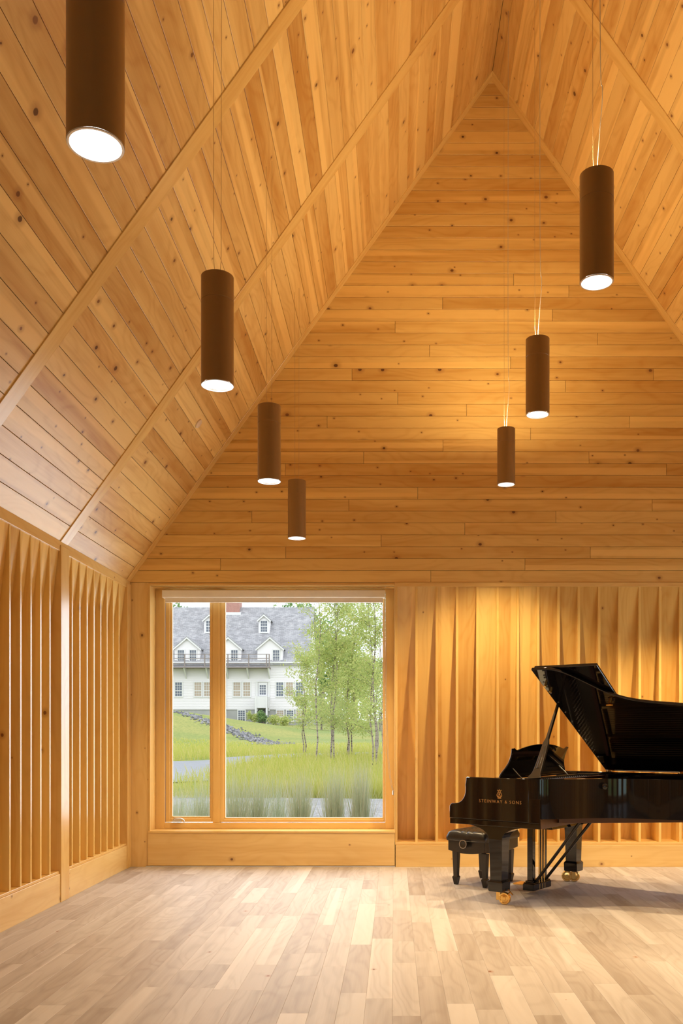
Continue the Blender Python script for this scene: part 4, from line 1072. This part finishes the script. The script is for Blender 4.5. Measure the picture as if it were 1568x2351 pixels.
# dormers
def dormer(xc, hw, zsill, zeave, zap, y, back, wins, label=None):
    m = HB()
    poly = [(xc - hw, zsill), (xc + hw, zsill), (xc + hw, zeave), (xc, zap), (xc - hw, zeave)]
    m.prism(poly, lambda p: (p[0], y, p[1]), lambda p: (p[0], y + back, p[1])); d = m.build('dormer', M_CLAP, house)
    m = HB(); o_ = .16
    for s_ in (-1, 1):
        kk = (zap - zeave) / hw
        m.prism([(xc, zap + .02), (xc + s_ * (hw + o_), zeave - o_ * kk + .02), (xc + s_ * (hw + o_), zeave - o_ * kk + .12), (xc, zap + .14)], lambda p: (p[0], y - .18, p[1]), lambda p: (p[0], y + back, p[1]))
    m.build('dormer_roof', M_SHING, d)
    m = HB()
    for s_ in (-1, 1):
        kk = (zap - zeave) / hw
        m.prism([(xc, zap + .03), (xc + s_ * (hw + o_), zeave - o_ * kk + .03), (xc + s_ * (hw + o_), zeave - o_ * kk - .13), (xc, zap - .14)], lambda p: (p[0], y - .20, p[1]), lambda p: (p[0], y - .15, p[1]))
    m.build('rake_trim', M_WHITE, d)
    for (wx, zt_, zb__, w, pn, r_) in wins: hwin(wx, zt_, zb__, w, y=y - .02, pane=pn, cols=3, rows=r_, parent=d)
zt_, zb2 = hz(1493), hz(1520)
for c_, ws in ((430, (416, 443.5)), (524.3, (510, 538.6)), (620, (634.3,))):
    dormer(hx(c_), 1.25, hz(1523), hz(1488.5), hz(1464), HY_ - .06, 3.2, [(hx(w_), zt_, zb2, .62, M_PANE, 4) for w_ in ws])
sU = F_PX / 93.0
for c_ in (481.5, 606.5):
    xu = (c_ - CX) / sU; zz = lambda p: EYE + (CY - p) / sU
    dormer(xu, .56, zz(1457), zz(1423), zz(1412), 92.9, 2.2, [(xu, zz(1426), zz(1451), .64, M_PANE, 4)])
# balcony deck along the eaves
zd = hz(1535.5); xe = hx(622)
m = HB(); m.box((HXL, HY_ - 1.3, zd), (xe, HY_ - .03, zd + .10)); m.build('deck', M_DECK, house)
m = HB()
for p_ in (430.5, 476, 528.4, 575.6, 616, 622):
    m.box((hx(p_) - .05, HY_ - 1.28, zd), (hx(p_) + .05, HY_ - 1.18, hz(1504)))
for zz_ in (1504.5, 1514, 1525): m.box((HXL, HY_ - 1.26, hz(zz_) - .03), (xe, HY_ - 1.20, hz(zz_) + .03))
m.build('railing', M_DECK, house)
m = HB()
for p_ in (428, 478, 524, 571, 619): m.prism([(HY_ - .03, zd), (HY_ - 1.2, zd), (HY_ - .03, zd - 1.0)], lambda q: (hx(p_) - .05, q[0], q[1]), lambda q: (hx(p_) + .05, q[0], q[1]))
m.build('deck_brackets', M_WHITE, house)
m = HB(); m.tube([(hx(519), HY_ - .1, 2.3), (hx(519), HY_ - .1, zd)], .05, 6); m.build('downpipe', M_WHITE, house)

# shrubs at the foot of the house
def shrub(px_, y, h, r, seed, label, n=500):
    rnd = random.Random(seed); x = at(px_, y); z0 = ground_z(x, y); t = empty('shrub', (x, y, z0), 0, label, 'shrub', 'shrubs at the foot of the house')
    m = MB(); m.tube([(0, 0, -.05), (0, 0, h * .6)], [.05, .02], 6); m.build('stem', M_BARK, t)
    f = MB()
    for k in range(6): scatter_leaves(f, Vector((rnd.uniform(-.5, .5) * r, rnd.uniform(-.5, .5) * r, h * rnd.uniform(.3, .72))), r * .6, n // 6, .10, rnd)
    f.build('foliage', M_LEAF2 if seed % 2 else M_LEAF, t)
shrub(604.5, 87.5, 1.7, .72, 21, 'round green shrub in front of the house stairs')
shrub(580, 87.8, 1.5, .6, 22, 'pale weedy shrub left of the house stairs')
shrub(628, 87.5, 1.0, .7, 24, 'low pale shrub right of the house stairs')
shrub(650, 86, .9, .9, 26, 'low leafy shrub below the house corner windows')

for k_b, (px_, Y_b, h_b, r_b) in enumerate([(738, 72, 3.3, 1.9), (806, 80, 4.2, 2.4), (872, 72, 3.8, 2.2)]):
    rnd = random.Random(70 + k_b); x = at(px_, Y_b); z0 = ground_z(x, Y_b)
    t = empty('field_bush', (x, Y_b, z0), 0, 'light green bush on the far field, %s from the house end behind the birches' % ('first', 'second', 'third', 'fourth', 'fifth')[k_b], 'bush', 'bushes on the far field')
    m = MB(); m.tube([(0, 0, -.1), (0, 0, h_b * .6)], [.09, .03], 6); m.build('stem', M_BARK, t)
    fo = MB()
    for q in range(9): scatter_leaves(fo, Vector((rnd.uniform(-.6, .6) * r_b, rnd.uniform(-.5, .5) * r_b, h_b * rnd.uniform(.22, .74))), r_b * .5, 110, .14, rnd)
    fo.build('foliage', M_LEAF, t)

# rock swale down the hillside
def swale(px_, py):
    """point of the ground seen through a photo pixel (march outwards)"""
    Y = 24.0; last = None
    while Y < 88:
        z = EYE + (CY - py) * Y / F_PX; x = at(px_, Y)
        if z <= ground_z(x, Y): return Vector((x, Y, ground_z(x, Y)))
        Y += .1
    return None
line = [p for p in (swale(*q) for q in ((405, 1634), (440, 1644), (479, 1658), (518, 1671), (545, 1682), (569, 1692), (600, 1703), (625, 1711))) if p is not None]
rnd = random.Random(5); m = MB()
line = catmull(line, 12)
for i in range(900):
    p = line[int(rnd.random() * (len(line) - 1))]; w = .40
    x = p.x + rnd.gauss(0, w); y = p.y + rnd.gauss(0, .6); z = ground_z(x, y); r = rnd.uniform(.04, .10)
    V = [tuple(Vector((x, y, z + r * .25)) + Vector((a, b, c_)) * r * rnd.uniform(.7, 1.35)) for a, b, c_ in ((1,0,0),(0,1,0),(-1,0,0),(0,-1,0),(0,0,.8),(0,0,-.7))]
    m.mesh(V, [(0,1,4),(1,2,4),(2,3,4),(3,0,4),(1,0,5),(2,1,5),(3,2,5),(0,3,5)])
def rock_mat():
    t = NT('grey_rubble'); r = t.n('NewGeometry').outputs['Random Per Island']; return t.bsdf(t.mix(r, (.09, .09, .10), (.34, .335, .345)), .85, 0, .2)
o = m.build('rubble', rock_mat(), None); tag(o, 'band of grey broken rock running down the green hillside', 'rocks', kind='stuff')

# meadow grass beyond the gravel
m = MB(); rnd = random.Random(9)
def in_path(x, y):
    px_ = CX + F_PX * x / y
    if y < 17.4: return True
    lo_ = lerp_tab([(395, 20.3), (500, 22.8), (610, 26.8), (740, 29.2), (1000, 30.6)], px_); hi_ = lerp_tab([(395, 26.4), (510, 28.2), (640, 30.2), (750, 31.0), (1000, 32.0)], px_)
    return lo_ - .1 < y < hi_ + .1
for i in range(30000):
    y = 17.4 + 24 * rnd.random() ** 1.7; x = y * rnd.uniform(-.31, .04) + rnd.gauss(0, .2)
    if in_path(x, y): continue
    if y < 22 and CX + F_PX * x / y < 500: 
        if rnd.random() < .75: continue
    z = ground_z(x, y); h = rnd.uniform(.14, .40) * (1 - .75 * sst(24, 41, y)); w = .003 + .00022 * y; a = rnd.uniform(-.5, .5); b = rnd.uniform(-.3, .3)
    m.face([(x - w, y, z), (x + w, y, z), (x + w * .3 + a * h, y + b * h, z + h), (x - w * .2 + a * h, y + b * h, z + h * .98)])
o = m.build('meadow_grass', M_BLADE, None); tag(o, 'yellow green meadow grass between gravel and hillside', 'grass', kind='stuff')

# tall ornamental grass clumps right outside the window
def clump(px_, y, h, n, seed, label, spread=.20, dry=0):
    rnd = random.Random(seed); x = at(px_, y); z0 = ground_z(x, y) + .015
    t = empty('grass_clump', (x, y, z0), 0, label, 'grass clump', 'tall grass clumps outside the window', 'thing')
    for nm, cnt, mt in (('blades', n, M_TALL), ('dry_blades', int(n * .12) + dry, M_DRY)):
        m = MB()
        for k in range(cnt):
            a = rnd.uniform(0, 2 * pi); r0 = .085 * rnd.random() ** .5; hh = h * rnd.uniform(.45, 1.0); tl = rnd.gauss(0, spread * .47); tl2 = rnd.gauss(0, spread * .4); w = rnd.uniform(.0016, .0032)
            if nm == 'dry_blades': hh *= .7; tl *= 1.7
            b = Vector((r0 * cos(a), r0 * sin(a), 0)); ang = rnd.uniform(-.7, .7); wd_ = Vector((cos(ang), sin(ang), 0)) * w
            p1 = b + Vector((tl * .35, tl2 * .35, hh * .5)); p2 = b + Vector((tl, tl2, hh))
            m.mesh([b - wd_, b + wd_, p1 + wd_ * .9, p1 - wd_ * .9, p2], [(0, 1, 2, 3), (3, 2, 4)])
        m.build(nm, mt, t)
for k, (px_, y, h, n, lab, spr) in enumerate([
    (402, 10.5, .98, 260, 'tall grass clump at the left edge of the casement pane', .24),
    (432, 10.9, .86, 240, 'lower grass clump in the middle of the casement pane', .24),
    (462, 10.6, 1.08, 300, 'tall grass clump beside the window mullion, in the casement pane', .22),
    (500, 10.8, 1.0, 260, 'grass clump behind the window mullion', .22),
    (540, 10.5, 1.20, 420, 'broad grass clump at the left edge of the fixed pane', .26),
    (592, 10.7, 1.12, 420, 'grass clump second from the mullion in the fixed pane', .25),
    (640, 11.2, 1.05, 240, 'thin grass clump in the gap between denser clumps of the fixed pane', .22),
    (690, 10.5, 1.16, 520, 'dense grass clump at the middle of the fixed pane', .19),
    (768, 10.5, 1.20, 560, 'dense upright grass clump right of the middle of the fixed pane', .15),
    (828, 10.4, 1.26, 560, 'tallest grass clump, near the right jamb', .16),
    (930, 10.6, 1.15, 260, 'grass clump beyond the right window jamb', .2)]):
    clump(px_, y, h, n, 40 + k, lab, spr)
